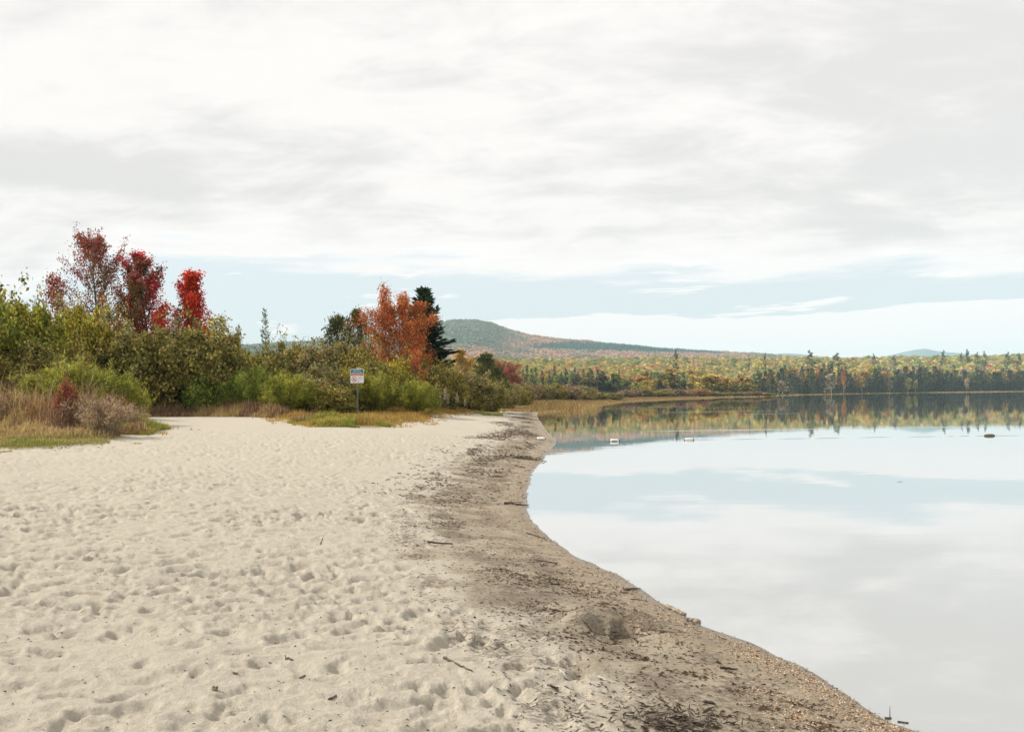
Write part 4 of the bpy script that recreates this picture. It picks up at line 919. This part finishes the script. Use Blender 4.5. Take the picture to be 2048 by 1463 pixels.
# fireweed gone to seed: white plumes
def plumes():
    pm = plain_mat('seed_fluff', (0.74, 0.62, 0.52), 1.0, 0, (0.58, 0.48, 0.40), 60, 0); sm = M['twig']
    R = np.random.default_rng(61)
    def one():
        W_ = Wood(); W_.add(*tube(path((0, 0, 0), (0, 0, 1), 1.05, 5, .04, 0, R), .008, .004, 3)); wood = W_.mesh('fireweed_stem')
        n = 90; t = R.random(n); P = np.stack([R.normal(0, .04, n), R.normal(0, .04, n), .66 + .48 * t], 1); P[:, :2] *= (1.25 - 1.15 * t)[:, None]
        V, Fq, T = leaf_quads(P, R.normal(size=(n, 3)) + [0, 0, .5], .035, .6, R.normal(size=(n, 3)))
        return wood, mesh_data('fireweed_plume', V, [Fq], tint=T)
    pr = [one() for _ in range(3)]
    spots = [(865,806,30),(873,803,40),(880,805,32),(888,804,30),(896,804,34),(905,806,28),(911,807,24),(920,806,18),(869,810,20),(884,810,22),(900,810,20),(934,808,12),(892,800,24),(876,812,14)]
    for i, (px, py, hp) in enumerate(spots):
        Y = 57 + R.uniform(-2, 2); px, top = U(px, py - hp * .9); x = (px - CX) / F * Y; z = gz(x, Y)
        h = (HY - (top)) / F * Y + EYE - z
        e = empty('fireweed', (x, Y, z), R.uniform(0, 6), (1.2, 1.2, h / 1.15)); tag(e, 'fireweed stalk with a whitish seed plume at the bush edge', 'plant', 'fireweed gone to seed'); e.rotation_euler = (R.normal(0, .13), R.normal(0, .13), R.uniform(0, 6))
        link('seed_plume', pr[i % 3][1], e, pm); link('stem', pr[i % 3][0], e, sm)
plumes()

# ------------------------------------------------------------------ beach litter
def litter():
    global LG
    LG = 1.0
    R = np.random.default_rng(71)
    def sliver(n, x, y, ln, wd, mat, name, label, cat):
        z = ground(x, y); a = R.normal(.15, .75, n); ln = ln * R.uniform(.5, 1.6, n); wd = wd * R.uniform(.6, 1.5, n)
        ux, uy = np.cos(a), np.sin(a); dzl = ground(x + ux * ln * .5, y + uy * ln * .5) - z
        c = np.stack([x, y, z + .003], 1); u = np.stack([ux, uy, np.clip(dzl / (ln * .5), -.5, .5) + R.normal(0, .12, n)], 1) * ln[:, None] / 2; v = np.stack([-uy, ux, 0 * ux], 1) * wd[:, None] / 2; up = np.stack([0 * ux, 0 * ux, wd * .8 + .002], 1)
        bend = v * R.normal(0, 1.5, n)[:, None]
        V = np.stack([c - u, c - v + bend, c + u, c + v + bend, c + bend + up], 1).reshape(-1, 3); i = np.arange(n)[:, None] * 5
        T = np.repeat(R.random((n, 3)), 5, 0)
        Fs = np.concatenate([i + np.array([[0, 1, 4]]), i + np.array([[1, 2, 4]]), i + np.array([[2, 3, 4]]), i + np.array([[3, 0, 4]])])
        o = link(name, mesh_data(name, V, [Fs], [mat], tint=T)); tag(o, label, cat, None, 'stuff')
    def pick(n, prob, y0=2.6, y1=32):
        X, Y = [], []; c = 0
        while c < n:
            y = y0 + (y1 - y0) * R.random(n * 3) ** 1.6; x = R.uniform(-.66, .66, n * 3) * y; d = shore_d(x, y); k = R.random(n * 3) < prob(x, y, d); X.append(x[k]); Y.append(y[k]); c += k.sum()
        return np.concatenate(X)[:n], np.concatenate(Y)[:n]
    def belt(x, y, d):
        cl = .5 * fbm(x / .7, y / .4, 3, 401) + .5 * fbm(x / .16 + y * 2, y / .07 + x * 5, 2, 431); b = np.exp(-((d - 1.05 - .25 * np.sin(y * .7)) / .36) ** 2) + .55 * np.exp(-((d - .5) / .2) ** 2) * (y < 9) + .4 * np.exp(-((d - 1.75) / .2) ** 2) * (y > 8)
        return np.where(d > .03, b * (.05 + .95 * sstep(cl, .49, .66)) + .035 * (d < 2), 0)
    lm = leaf_mat('plant_litter', (0.085, 0.06, 0.042), (0.15, 0.11, 0.075), (0.32, 0.25, 0.18), transl=0.0, rough=.9)
    lm2 = leaf_mat('leaf_litter', (0.11, 0.058, 0.038), (0.17, 0.10, 0.06), (0.32, 0.25, 0.17), transl=0.0, rough=.9)
    x, y = pick(12000, belt); sliver(len(x), x, y, .032, .0038, lm, 'plant_litter', 'dark bits of bark and reed washed up on the damp sand', 'plant litter')
    far_belt = lambda x, y, d: np.where((d > .05) & (veg_d(x, y) < .2), (np.exp(-((d - 1.9 - .4 * np.sin(y * .3)) / .45) ** 2) + .7 * np.exp(-((d - .9) / .3) ** 2)) * sstep(fbm(x / .8, y / 2.5, 3, 451), .43, .62) * sstep(y, 13, 24) + .02 * (d < 2.6), 0)
    x, y = pick(5600, far_belt, 13, 86); sliver(len(x), x, y, .085, .012, lm, 'far_plant_litter', 'brown drift lines of reed and bark along the far end of the beach', 'plant litter')
    x, y = pick(1800, belt); sliver(len(x), x, y, .022, .009, lm2, 'leaf_litter', 'reddish brown leaf scraps among the washed up bits', 'leaf litter')
    x, y = pick(1200, lambda x, y, d: np.where(d > 1.6, .25 + .75 * (x > -4), 0) * (veg_d(x, y) < -.2)); sliver(len(x), x, y, .016, .004, lm, 'scattered_crumbs', 'tiny dark crumbs of wood scattered over the dry sand', 'wood crumbs')
    # gravel at the waterline
    gmat = leaf_mat('waterline_gravel', (0.34, 0.215, 0.135), (0.38, 0.32, 0.23), (0.14, 0.11, 0.09), transl=0.0, rough=.8)
    x, y = pick(12000, lambda x, y, d: np.where(d > -.03, np.exp(-((d - .12) / .10) ** 2) * (.25 + .75 * sstep(fbm(x / .5, y / .5, 2, 415), .4, .6)) + .4 * np.exp(-((d - .5) / .15) ** 2) * sstep(fbm(x, y, 2, 410), .45, .6), 0), 3, 24)
    n = len(x); z = ground(x, y); s = R.uniform(.002, .0055, n) * (1 + y * .05); a = R.uniform(0, 6.28, n)
    vs = [np.stack([x + s * np.cos(a + k * 1.571) * R.uniform(.8, 1.3, n), y + s * np.sin(a + k * 1.571) * R.uniform(.8, 1.3, n), z + s * .25], 1) for k in range(4)] + [np.stack([x, y, z + s * .9], 1)]
    V = np.stack(vs, 1).reshape(-1, 3); i = np.arange(n)[:, None] * 5; Fs = np.concatenate([i + np.array([[k, (k + 1) % 4, 4]]) for k in range(4)])
    o = link('gravel', mesh_data('gravel', V, [Fs], [gmat], tint=np.repeat(R.random((n, 3)), 5, 0))); tag(o, 'thin belt of orange and tan gravel along the waterline', 'gravel', None, 'stuff')
litter()
def sticks():
    R = np.random.default_rng(81)
    def stick(pts, r0, r1, label, mat='drift', cat='stick', name='driftwood_stick', fork=None, group=None):
        P = []
        for px, py in pts: x, y, z = on(px, py); P.append((x, y, max(z, 0) + r0 * .75))
        P = np.array(P); n = 14
        t = np.linspace(0, len(P) - 1, n); i = np.minimum(t.astype(int), len(P) - 2); q = P[i] + (P[i + 1] - P[i]) * (t - i)[:, None]
        q[1:-1] += R.normal(0, r0 * .35, (n - 2, 3)) * [1, 1, .4]
        V, Fq = tube(q, r0, r1, 7); V = V + R.normal(0, r0 * .07, V.shape)
        m = len(V); V = np.concatenate([V, q[:1], q[-1:]]); T3 = [[m, (k + 1) % 7, k] for k in range(7)] + [[m + 1, m - 7 + k, m - 7 + (k + 1) % 7] for k in range(7)]
        Vs, Fs, F3 = [V], [Fq], [np.array(T3)]
        c = len(V)
        for (u, dx, dy, dz) in (fork or []):
            p = q[int(u * (n - 1))]; l = np.array([p, p + np.array([dx, dy, dz]) * .55, p + np.array([dx, dy, dz * 1.2])]); v2, f2 = tube(l, r1 * .8 + .001, r1 * .35, 5); Vs.append(v2); Fs.append(f2 + c); c += len(v2)
        o = link(name, mesh_data(name, np.concatenate(Vs), [np.concatenate(Fs), np.concatenate(F3)], [M[mat]], smooth=True)); tag(o, label, cat, group); return o
    stick([(1221, 1168), (1228, 1174), (1233, 1179)], .016, .011, 'short pale stick end pointing up the beach at the waterline')
    stick([(1236, 1180), (1245, 1184), (1254, 1186)], .014, .010, 'brown stick between the pale stick end and the dark bark strip')
    stick([(1247, 1181), (1264, 1179), (1281, 1178)], .012, .004, 'dark strip of bark reaching the waterline', 'drift_dark')
    stick([(1333, 1214), (1352, 1223), (1371, 1231)], .017, .013, 'longest grey brown driftwood stick lying along the waterline')
    stick([(1374, 1240), (1386, 1242), (1398, 1246)], .013, .019, 'stubby driftwood piece ending at the water', fork=None)
    stick([(1261, 1198), (1280, 1199), (1294, 1202)], .004, .003, 'thin forked twig above the dug hole', 'drift_dark', fork=[(.95, .02, .06, .02)])
    stick([(1278, 1273), (1300, 1267), (1325, 1261), (1345, 1264), (1380, 1265)], .004, .002, 'long thin twig reaching right out of the dug hole', 'drift_dark', fork=[(.45, .03, .07, .03)])
    stick([(888, 1317), (915, 1330), (945, 1343)], .008, .003, 'straight twig where the dry sand meets the damp belt', 'drift_dark')
    stick([(1197, 1352), (1212, 1360), (1230, 1366)], .005, .003, 'pale curved twig in the dark wrack', 'bark_pale')
    stick([(1120, 1340), (1128, 1347), (1137, 1352)], .005, .003, 'short pale twig left of the curved one', 'bark_pale')
    stick([(1095, 1371), (1105, 1374), (1116, 1377)], .007, .005, 'short dark stick low in the wrack', 'drift_dark')
    stick([(1101, 1168), (1113, 1169), (1121, 1169)], .009, .007, 'small dark twig beside a damp dent left of the driftwood', 'drift_dark')
    stick([(855, 1083), (880, 1087), (905, 1088)], .012, .006, 'dark weedy stick left in the damp belt', 'drift_dark')
    stick([(1009, 1008), (1022, 1007), (1038, 1010), (1058, 1012)], .020, .008, 'dark twig tangle poking into the water at the bay', 'drift_dark', fork=[(.25, .05, .1, .03), (.5, -.06, .1, .02)])
    stick([(1053, 1066), (1072, 1072), (1090, 1077)], .010, .006, 'thin stick parallel to the shore below the bay', 'drift_dark')
    stick([(1068, 1119), (1090, 1123), (1115, 1127)], .008, .005, 'thin straight stick further down the shore', 'drift_dark')
    stick([(1440, 1336), (1455, 1337), (1475, 1339)], .008, .004, 'dark twig halfway between the dug hole and the lower edge', 'drift_dark')
    stick([(1408, 1403), (1420, 1406), (1432, 1410)], .009, .004, 'dark stick near the lower right of the beach', 'drift_dark')
    stick([(1770, 1436), (1778, 1437), (1783, 1437)], .005, .003, 'forked twig standing at the water in the lower right', 'drift_dark', fork=[(.7, .01, .02, .045)])
    stick([(1795, 1444), (1806, 1446), (1817, 1448)], .004, .003, 'thin dark twig lying into the water in the lower right', 'drift_dark')
    stick([(427, 1376), (432, 1381)], .011, .010, 'short stubby brown stick on the dry sand near the lower edge')
    stick([(657, 1399), (664, 1396), (672, 1392)], .006, .005, 'curved dark stick on the dry sand near the lower edge', 'drift_dark')
    stick([(466, 1346), (471, 1347), (476, 1346)], .006, .004, 'small reddish curved twig on the dry sand')
    stick([(571, 1314), (578, 1317), (586, 1320)], .007, .005, 'small knobbly twig on the dry sand', 'drift_dark', fork=[(.1, -.01, .02, .015)])
    stick([(600, 1355), (605, 1353), (610, 1350)], .004, .003, 'tiny thin twig right of the knobbly one', 'drift_dark')
    stick([(641, 1088), (645, 1079), (648, 1071)], .005, .003, 'thin dark twig upright in the dry sand in the middle of the beach', 'drift_dark')
    stick([(985, 953), (998, 953), (1006, 954)], .014, .010, 'small straight stick on damp sand left of the bay', 'drift_dark')
    stick([(1030, 932), (1040, 934), (1050, 935)], .014, .010, 'twisted dark twig above the bay', 'drift_dark', fork=[(.6, .06, .1, .04)])
    # clump of dark weed
    for px, py, n, rx, lb in [(1047, 917, 260, .22, 'dark tangled weed clump on the damp sand above the bay'), (1250, 1262, 160, .06, 'dark weed lying inside the dug hole'), (1345, 1448, 320, .13, 'reddish brown bark heap at the lower edge')]:
        cx, cy, cz = on(px, py) if n != 160 else (hx, hy, 0); P = np.stack([cx + R.normal(0, rx, n), cy + R.normal(0, rx * .8, n), np.zeros(n)], 1); P[:, 2] = ground(P[:, 0], P[:, 1]) + np.abs(R.normal(0, .018, n))
        V, Fq, T = leaf_quads(P, R.normal(size=(n, 3)) * [1, .7, .25], .07 if rx < .2 else .14, .14, R.normal(size=(n, 3)))
        o = link('weed_clump', mesh_data('weed_clump', V, [Fq], [M['drift_dark']], tint=T)); tag(o, lb, 'weed')
    x, y = W(1799, 963, 0)
    q = np.array([[x - .04, y, .0], [x, y + .01, .004], [x + .03, y, .008], [x + .05, y - .01, .002]])
    V, Fq = tube(q, .004, .002, 5); o = link('floating_twig', mesh_data('floating_twig', V, [Fq], [M['drift_dark']], smooth=True)); tag(o, 'tiny dark twig floating alone on the open water', 'stick')
sticks()

# ------------------------------------------------------------------ sign
def font_mesh(txt, size, loc, mat, parent, name='lettering', bold=.0):
    cu = bpy.data.curves.new(name, 'FONT'); cu.body = txt; cu.size = size; cu.align_x = 'CENTER'; cu.align_y = 'CENTER'; cu.extrude = .0008; cu.offset = bold
    t = bpy.data.objects.new('tmp', cu); COL.objects.link(t); bpy.context.view_layer.update()
    me = bpy.data.meshes.new_from_object(t.evaluated_get(bpy.context.evaluated_depsgraph_get())); bpy.data.objects.remove(t)
    me.materials.clear(); me.materials.append(mat)
    o = link(name, me, parent); o.location = loc; o.rotation_euler = (math.radians(90), 0, 0); return o
def slab(x0, x1, z0, z1, y0, y1, r=0.0, k=6, seg=None):
    """rounded slab in the x-z plane from y0 (front) to y1"""
    pts = []
    r = max(r, 1e-4)
    for cx, cz, a0 in ((x1 - r, z1 - r, 0), (x0 + r, z1 - r, 90), (x0 + r, z0 + r, 180), (x1 - r, z0 + r, 270)):
        for i in range(k): a = math.radians(a0 + 90 * i / (k - 1)); pts.append((cx + r * math.cos(a), cz + r * math.sin(a)))
    n = len(pts); V = [(a, y0, b) for a, b in pts] + [(a, y1, b) for a, b in pts]
    me = bpy.data.meshes.new('slab'); me.from_pydata(V, [], [list(range(n))[::1], [2 * n - 1 - i for i in range(n)]] + [[i, n + i, n + (i + 1) % n, (i + 1) % n] for i in range(n)]); return me
def sign():
    x, y, z = on(714, 833); px_, top_ = U(714, 737); x = (px_ - CX) / F * y; z = gz(x, y); print('sign at', x, y, z); top = (HY - top_) / F * y + EYE - z; s = 29 / F * y
    e = empty('beach_sign', (x, y, z), -.22); tag(e, 'square white notice with teal and red bands on a grey metal post in the grass', 'sign')
    steel = plain_mat('galvanised_steel', (0.30, 0.33, 0.33), .45, .6, (0.22, 0.25, 0.25), 30)
    white = plain_mat('sign_white', (0.90, 0.90, 0.89), .4, 0, (0.88, 0.88, 0.87), 8); teal = plain_mat('sign_teal', (0.015, 0.22, 0.28), .4, 0, (0.015, 0.2, 0.26), 8); red = plain_mat('sign_red', (0.72, 0.06, 0.05), .4, 0, (0.68, 0.05, 0.04), 8)
    grey = plain_mat('sign_grey_print', (0.35, 0.35, 0.36), .5); green = plain_mat('sign_green', (0.05, 0.25, 0.12), .5); rim = plain_mat('sign_edge', (0.55, 0.57, 0.57), .4)
    # U-channel post with punched holes reading as dark dots
    W_ = Wood(); xs = [(-.032, 0), (-.016, 0), (-.012, .022), (.012, .022), (.016, 0), (.032, 0), (.032, .004), (.019, .004), (.015, .027), (-.015, .027), (-.019, .004), (-.032, .004)]
    n = len(xs); V = [(a, b + .02, -.3) for a, b in xs] + [(a, b + .02, top - .03) for a, b in xs]; me = bpy.data.meshes.new('post')
    me.from_pydata(V, [], [[i, (i + 1) % n, n + (i + 1) % n, n + i] for i in range(n)] + [list(range(n))[::-1], [n + i for i in range(n)]]); me.materials.append(steel)
    post = link('post', me, e)
    hole = plain_mat('post_holes', (0.05, 0.055, 0.05), .8); hv, hf = [], []
    for k in range(26):
        zz = .12 + k * (top - s - .15) / 26; b = len(hv); hv += [(.006 * math.cos(a), .0405, zz + .009 * math.sin(a)) for a in np.arange(8) * math.pi / 4]; hf.append(list(range(b, b + 8))[::-1])
    me = bpy.data.meshes.new('holes'); me.from_pydata(hv, [], hf); me.materials.append(hole); link('holes', me, post)
    zc = top - s; h = s / 2
    def add(name, m, mat, par=None): m.materials.append(mat); return link(name, m, par or pan)
    pan_me = slab(-h, h, zc, zc + s, -.004, .006, .05); pan_me.materials.append(rim); pan = link('panel', pan_me, e)
    add('face', slab(-h + .012, h - .012, zc + .012, zc + s - .012, -.007, -.0045, .042), white)
    add('teal_band', slab(-h + .025, h - .025, zc + s * .665, zc + s * .955, -.0095, -.0072, .03), teal)
    add('red_band', slab(-h + .025, h - .025, zc + s * .525, zc + s * .64, -.0095, -.0072, .001), red)
    font_mesh('FIN DE LA', .088, (0, -.0105, zc + s * .87), white, pan, 'lettering', .0)
    font_mesh('ZONE DE BAIGNADE', .074, (0, -.0105, zc + s * .735), white, pan, 'lettering', .0).scale = (.78, 1, 1)
    font_mesh('BAIGNADE INTERDITE', .055, (0, -.0105, zc + s * .582), white, pan, 'lettering').scale = (.85, 1, 1)
    # prohibition symbol with swimmer
    cx, cz, R0 = -h * .44, zc + s * .275, s * .19
    me = bpy.data.meshes.new('ring'); a = np.arange(40) * 2 * math.pi / 40
    V = [(cx + R0 * math.cos(t), yy, cz + R0 * math.sin(t)) for yy in (-.0098,) for t in a] + [(cx + R0 * .84 * math.cos(t), -.0098, cz + R0 * .84 * math.sin(t)) for t in a]
    me.from_pydata(V, [], [[i, (i + 1) % 40, 40 + (i + 1) % 40, 40 + i] for i in range(40)]); add('prohibition_ring', me, red)
    me = bpy.data.meshes.new('bar'); q = .7071; w_ = R0 * .09; V = []
    for sx in (-1, 1):
        for sw in (-1, 1): V.append((cx + sx * R0 * .86 * q + sw * w_ * q, -.0102, cz - sx * R0 * .86 * q + sw * w_ * q))
    me.from_pydata(V, [], [[0, 2, 3, 1]]); add('slash', me, red)
    V, Fc = [], []
    def poly(pts): b = len(V); V.extend((cx + u * R0, -.0092, cz + v * R0) for u, v in pts); Fc.append(list(range(b, b + len(pts))))
    poly([(.33 + .13 * math.cos(t), .22 + .13 * math.sin(t)) for t in np.arange(12) * math.pi / 6]); poly([(-.55, .0), (-.1, .38), (.05, .30), (-.05, .18), (.3, .0), (.25, -.1), (-.1, .03), (-.5, -.12)])
    for k in (-.28, -.46): poly([(-.6, k), (-.3, k + .08), (0, k), (.3, k + .08), (.6, k), (.6, k - .08), (.3, k), (0, k - .08), (-.3, k), (-.6, k - .08)])
    me = bpy.data.meshes.new('swimmer'); me.from_pydata(V, [], Fc); add('swimmer_symbol', me, plain_mat('sign_black', (0.03, 0.03, 0.03), .5))
    for k in range(4): add('print_line', slab(h * .12, h * (.80 - .1 * (k % 2)), zc + s * (.42 - .055 * k), zc + s * (.432 - .055 * k), -.0092, -.0072), grey)
    add('green_mark', slab(h * .10, h * .22, zc + s * .09, zc + s * .15, -.0092, -.0072), green)
sign()

# ------------------------------------------------------------------ float line
def floats():
    white = plain_mat('float_white', (0.80, 0.79, 0.74), .35, 0, (0.72, 0.70, 0.62), 25)
    brown = plain_mat('float_brown', (0.16, 0.125, 0.06), .7, 0, (0.10, 0.08, 0.04), 40); ropem = plain_mat('rope', (0.10, 0.10, 0.09), .9, 0, (0.2, 0.2, 0.17), 80)
    cream = plain_mat('float_cream', (0.72, 0.66, 0.50), .5, 0, (0.45, 0.38, 0.22), 25); coll = plain_mat('float_collar', (0.05, 0.045, 0.035), .7)
    def lathe(pr, k=20):
        V = [(x, r * math.cos(a), r * math.sin(a)) for x, r in pr for a in np.arange(k) * 2 * math.pi / k]; n = len(pr)
        Fq = [[i * k + j, i * k + (j + 1) % k, (i + 1) * k + (j + 1) % k, (i + 1) * k + j] for i in range(n - 1) for j in range(k)]
        return np.array(V), np.array(Fq)
    def body_me(mat):
        Lh, R = .20, .074; pr = [(-Lh - .035, .012), (-Lh - .03, .028), (-Lh, .032), (-Lh + .012, .055), (-Lh + .05, R * .92), (-Lh + .09, R), (0, R * 1.01), (Lh - .09, R), (Lh - .05, R * .92), (Lh - .012, .055), (Lh, .032), (Lh + .03, .028), (Lh + .035, .012)]
        V, Fq = lathe(pr); return mesh_data('float_body', V, [Fq], [mat], smooth=True)
    def algae_me():
        V, Fq = lathe([(-.14, .073), (-.13, .0785), (.02, .079), (.10, .0785), (.11, .073)]); V[:, 2] *= .62; V[:, 2] -= .030; V[:, 1] *= 1.02; return mesh_data('algae_band', V, [Fq], [brown], smooth=True)
    def collar():
        V, Fq = lathe([(-.012, .03), (-.012, .043), (.012, .043), (.012, .03)], 12); return mesh_data('collar', V, [Fq], [coll], smooth=True)
    bm, bc, bb = body_me(white), body_me(cream), body_me(brown); am = algae_me(); cm = collar()
    pts = []
    def put(px, py, me, zc, label, yaw, algae=False, sc=1.0, onland=False):
        if onland: x, y, z = on(px, py); z += .06
        else: x, y = W(px, py, 0); z = zc
        sc *= .80; e = empty('rope_float', (x, y, z), yaw, (sc, sc, sc)); tag(e, label, 'float', 'floats of the swimming rope'); link('body', me, e)
        for s in (-1, 1): c = link('collar', cm, e); c.location = (s * .222, 0, 0)
        if algae: link('algae_band', am, e)
        return (x, y, z)
    yaw = .06
    P = [put(1082, 880, bm, 0, 'white float lying on the sand spit at the end of the rope', -.25, False, .95, True),
         put(1229, 882.3, bm, .036, 'white float with a brown lower side, nearest the spit on the water', yaw, True, 1.0),
         put(1378, 880.0, bm, .03, 'plain white float second out from the spit', yaw, False, .95),
         put(1631, 876.3, bc, -.035, 'low cream float riding deep in front of the tall pine reflection', yaw, False, 1.0),
         put(1891, 872.3, bc, -.045, 'half sunk cream float before the last brown one', yaw, False, 1.0),
         put(1979, 871.3, bb, .015, 'brown weathered float near the right edge', yaw, False, 1.0)]
    end = W(2300, 868.5, 0); P.append((end[0], end[1], 0))
    V, Fq, c = [], [], 0
    for a, b in zip(P[:-1], P[1:]):
        a = np.array(a); b = np.array(b); n = 26; t = np.linspace(0, 1, n)[:, None]; q = a + (b - a) * t
        hh = np.where((t[:, 0] < .06) | (t[:, 0] > .94), 0.004, 0); q[:, 2] = .0005 + .004 * np.sin(t[:, 0] * 17) ; q[0, 2] = max(a[2], .01); q[-1, 2] = max(b[2], .01)
        if c == 0:
            for k in range(n): q[k, 2] = max(q[k, 2], gz(q[k, 0], q[k, 1]) + .012)
            q[0, 2] = a[2]
        q[1:-1, 1] += .05 * np.sin(t[1:-1, 0] * math.pi) * 2
        v, f = tube(q, .0032, .0032, 5); V.append(v); Fq.append(f + c); c += len(v)
    o = link('float_rope', mesh_data('float_rope', np.concatenate(V), [np.concatenate(Fq)], [ropem], smooth=True)); tag(o, 'thin dark rope linking the floats across the water', 'rope')
floats()

# ------------------------------------------------------------------ small things on the far shore
def far_things():
    R = np.random.default_rng(91)
    rock = plain_mat('rock', (0.045, 0.043, 0.04), .9, 0, (0.10, 0.095, 0.085), 3, 0.1); pale = plain_mat('pale_rock', (0.42, 0.40, 0.37), .9, 0, (0.34, 0.32, 0.3), 3, .1)
    def rock_me(seed):
        Q = np.random.default_rng(seed); u = np.linspace(0, math.pi, 9)[1:-1]; V = [(0, 0, 1)] + [(math.sin(a) * math.cos(b), math.sin(a) * math.sin(b), math.cos(a)) for a in u for b in np.arange(10) * .628] + [(0, 0, -1)]
        V = np.array(V); k = 1 + .5 * (fbm(V[:, 0] * 1.6 + seed, V[:, 1] * 1.6 + V[:, 2], 3, 5) - .5) * 1.6; V = V * k[:, None] * [1, .8, .6]; V = np.where(V > .75, .75 + (V - .75) * .3, V); n = 7
        F3 = [[0, 1 + j, 1 + (j + 1) % 10] for j in range(10)] + [[len(V) - 1, 1 + 6 * 10 + (j + 1) % 10, 1 + 6 * 10 + j] for j in range(10)]; F4 = [[1 + i * 10 + j, 1 + (i + 1) * 10 + j, 1 + (i + 1) * 10 + (j + 1) % 10, 1 + i * 10 + (j + 1) % 10] for i in range(6) for j in range(10)]
        return mesh_data('shore_rock', V, [np.array(F4), np.array(F3)])
    pr = [rock_me(i) for i in range(4)]
    for i in range(34):
        px = 1405 + 160 * (i + R.random()) / 34; Y0 = np.interp(px, [1393, 1458, 1522, 1554, 1600], [300, 358, 350, 430, 520]); Y = Y0 + R.uniform(0, 8); x = (px - CX) / F * Y; s = R.uniform(.22, .55) * (1.2 if px < 1540 else .9)
        o = link('shore_rock', pr[i % 4], None, rock); o.location = (x, Y, max(gz(x, Y), 0) + s * .15); o.scale = (s * 1.3, s, s); o.rotation_euler = (0, 0, R.uniform(0, 6)); tag(o, 'grey boulder at the waterline of the rocky point', 'rock', 'boulders of the rocky point')
    x, y = W(1520, 792.6); o = link('shore_rock', pr[1], None, pale); o.location = (x, y, .3); o.scale = (.9, .7, .9); tag(o, 'largest pale boulder at the tip of the rocky point', 'rock')
    # marker stake
    x, Y = (1241 - CX) / F * 235, 235; z = gz(x, Y); V, Fq = tube(np.array([[x, Y, z - .1], [x, Y, z + .5], [x + .02, Y, z + 1.6]]), .09, .08, 8)
    o = link('marker_stake', mesh_data('marker_stake', V, [Fq], [pale], smooth=True)); tag(o, 'thin white stake in the marsh grass right of the squat spruces', 'stake')
    # white and red marker buoy by the marsh
    white = plain_mat('buoy_white', (0.8, 0.79, 0.76), .4); redm = plain_mat('buoy_red', (0.42, 0.06, 0.05), .5)
    x, y = W(1396, 795.5); e = empty('marker_buoy', (x, y, 0), 0, (1.2, 1.2, 1.2)); tag(e, 'small white buoy with a red underside at the marsh edge', 'buoy')
    def lz(prof, nm, m):
        k = 14; V = [(r * math.cos(a), r * math.sin(a), z) for z, r in prof for a in np.arange(k) * 2 * math.pi / k]; n = len(prof)
        link(nm, mesh_data(nm, np.array(V), [np.array([[i * k + j, i * k + (j + 1) % k, (i + 1) * k + (j + 1) % k, (i + 1) * k + j] for i in range(n - 1) for j in range(k)])], [m], smooth=True), e)
    lz([(.14, .28), (.2, .32), (.34, .27), (.46, .12), (.5, .06), (.62, .05), (.64, .0)], 'float_top', white); lz([(-.15, .02), (-.05, .22), (.08, .29), (.138, .285)], 'float_base', redm)
    # red canoe on the far bank
    can = plain_mat('canoe_red', (0.62, 0.10, 0.06), .4, 0, (0.55, 0.08, 0.05), 3); x, y = W(1986, 783.0); y *= 1.01; x = (1986 - CX) / F * y
    n = 21; V = []; Fq = []
    for i in range(n):
        t = -1 + 2 * i / (n - 1); w_ = .42 * (1 - t * t) ** .6 + .01; sh = .38 + .22 * t ** 4
        for a in np.linspace(0, math.pi, 9): V.append((t * 2.2, w_ * math.cos(a), sh - (sh - .02) * math.sin(a) ** .7))
        for a in np.linspace(math.pi, 0, 9): V.append((t * 2.15, w_ * .93 * math.cos(a), sh - (sh - .06) * math.sin(a) ** .7))
    for i in range(n - 1):
        for j in range(18): Fq.append([i * 18 + j, i * 18 + (j + 1) % 18, (i + 1) * 18 + (j + 1) % 18, (i + 1) * 18 + j])
    e = empty('canoe', (x, y, .08), .1); tag(e, 'red canoe pulled up on the far right shore', 'boat'); link('hull', mesh_data('hull', np.array(V), [np.array(Fq)], [can], smooth=True), e)
    for k in (-1, 1): me = slab(-.09, .09, -.02, .02, -.33, .33); me.materials.append(M['drift']); s_ = link('seat', me, e); s_.location = (k * .9, 0, .33)
far_things()

# ------------------------------------------------------------------ haze
def haze():
    m, N = new_mat('haze'); v = N.n('ShaderNodeVolumePrincipled', {'Color': (0.66, 0.90, 1.0, 1), 'Density': 0.95e-4, 'Anisotropy': 0.0}); out(N, None, None, v.outputs[0])
    x0, x1, y0, y1, z0, z1 = -7000, 8000, -3000, 9600, -25, 440
    V = [(x, y, z) for x in (x0, x1) for y in (y0, y1) for z in (z0, z1)]
    o = link('haze', mesh_data('haze', np.array(V), [np.array([[0, 1, 3, 2], [4, 6, 7, 5], [0, 4, 5, 1], [2, 3, 7, 6], [0, 2, 6, 4], [1, 5, 7, 3]])], [m])); tag(o, 'thin bluish air that fades the far hills', 'haze', None, 'stuff')
haze()
print('objects', len(bpy.data.objects))
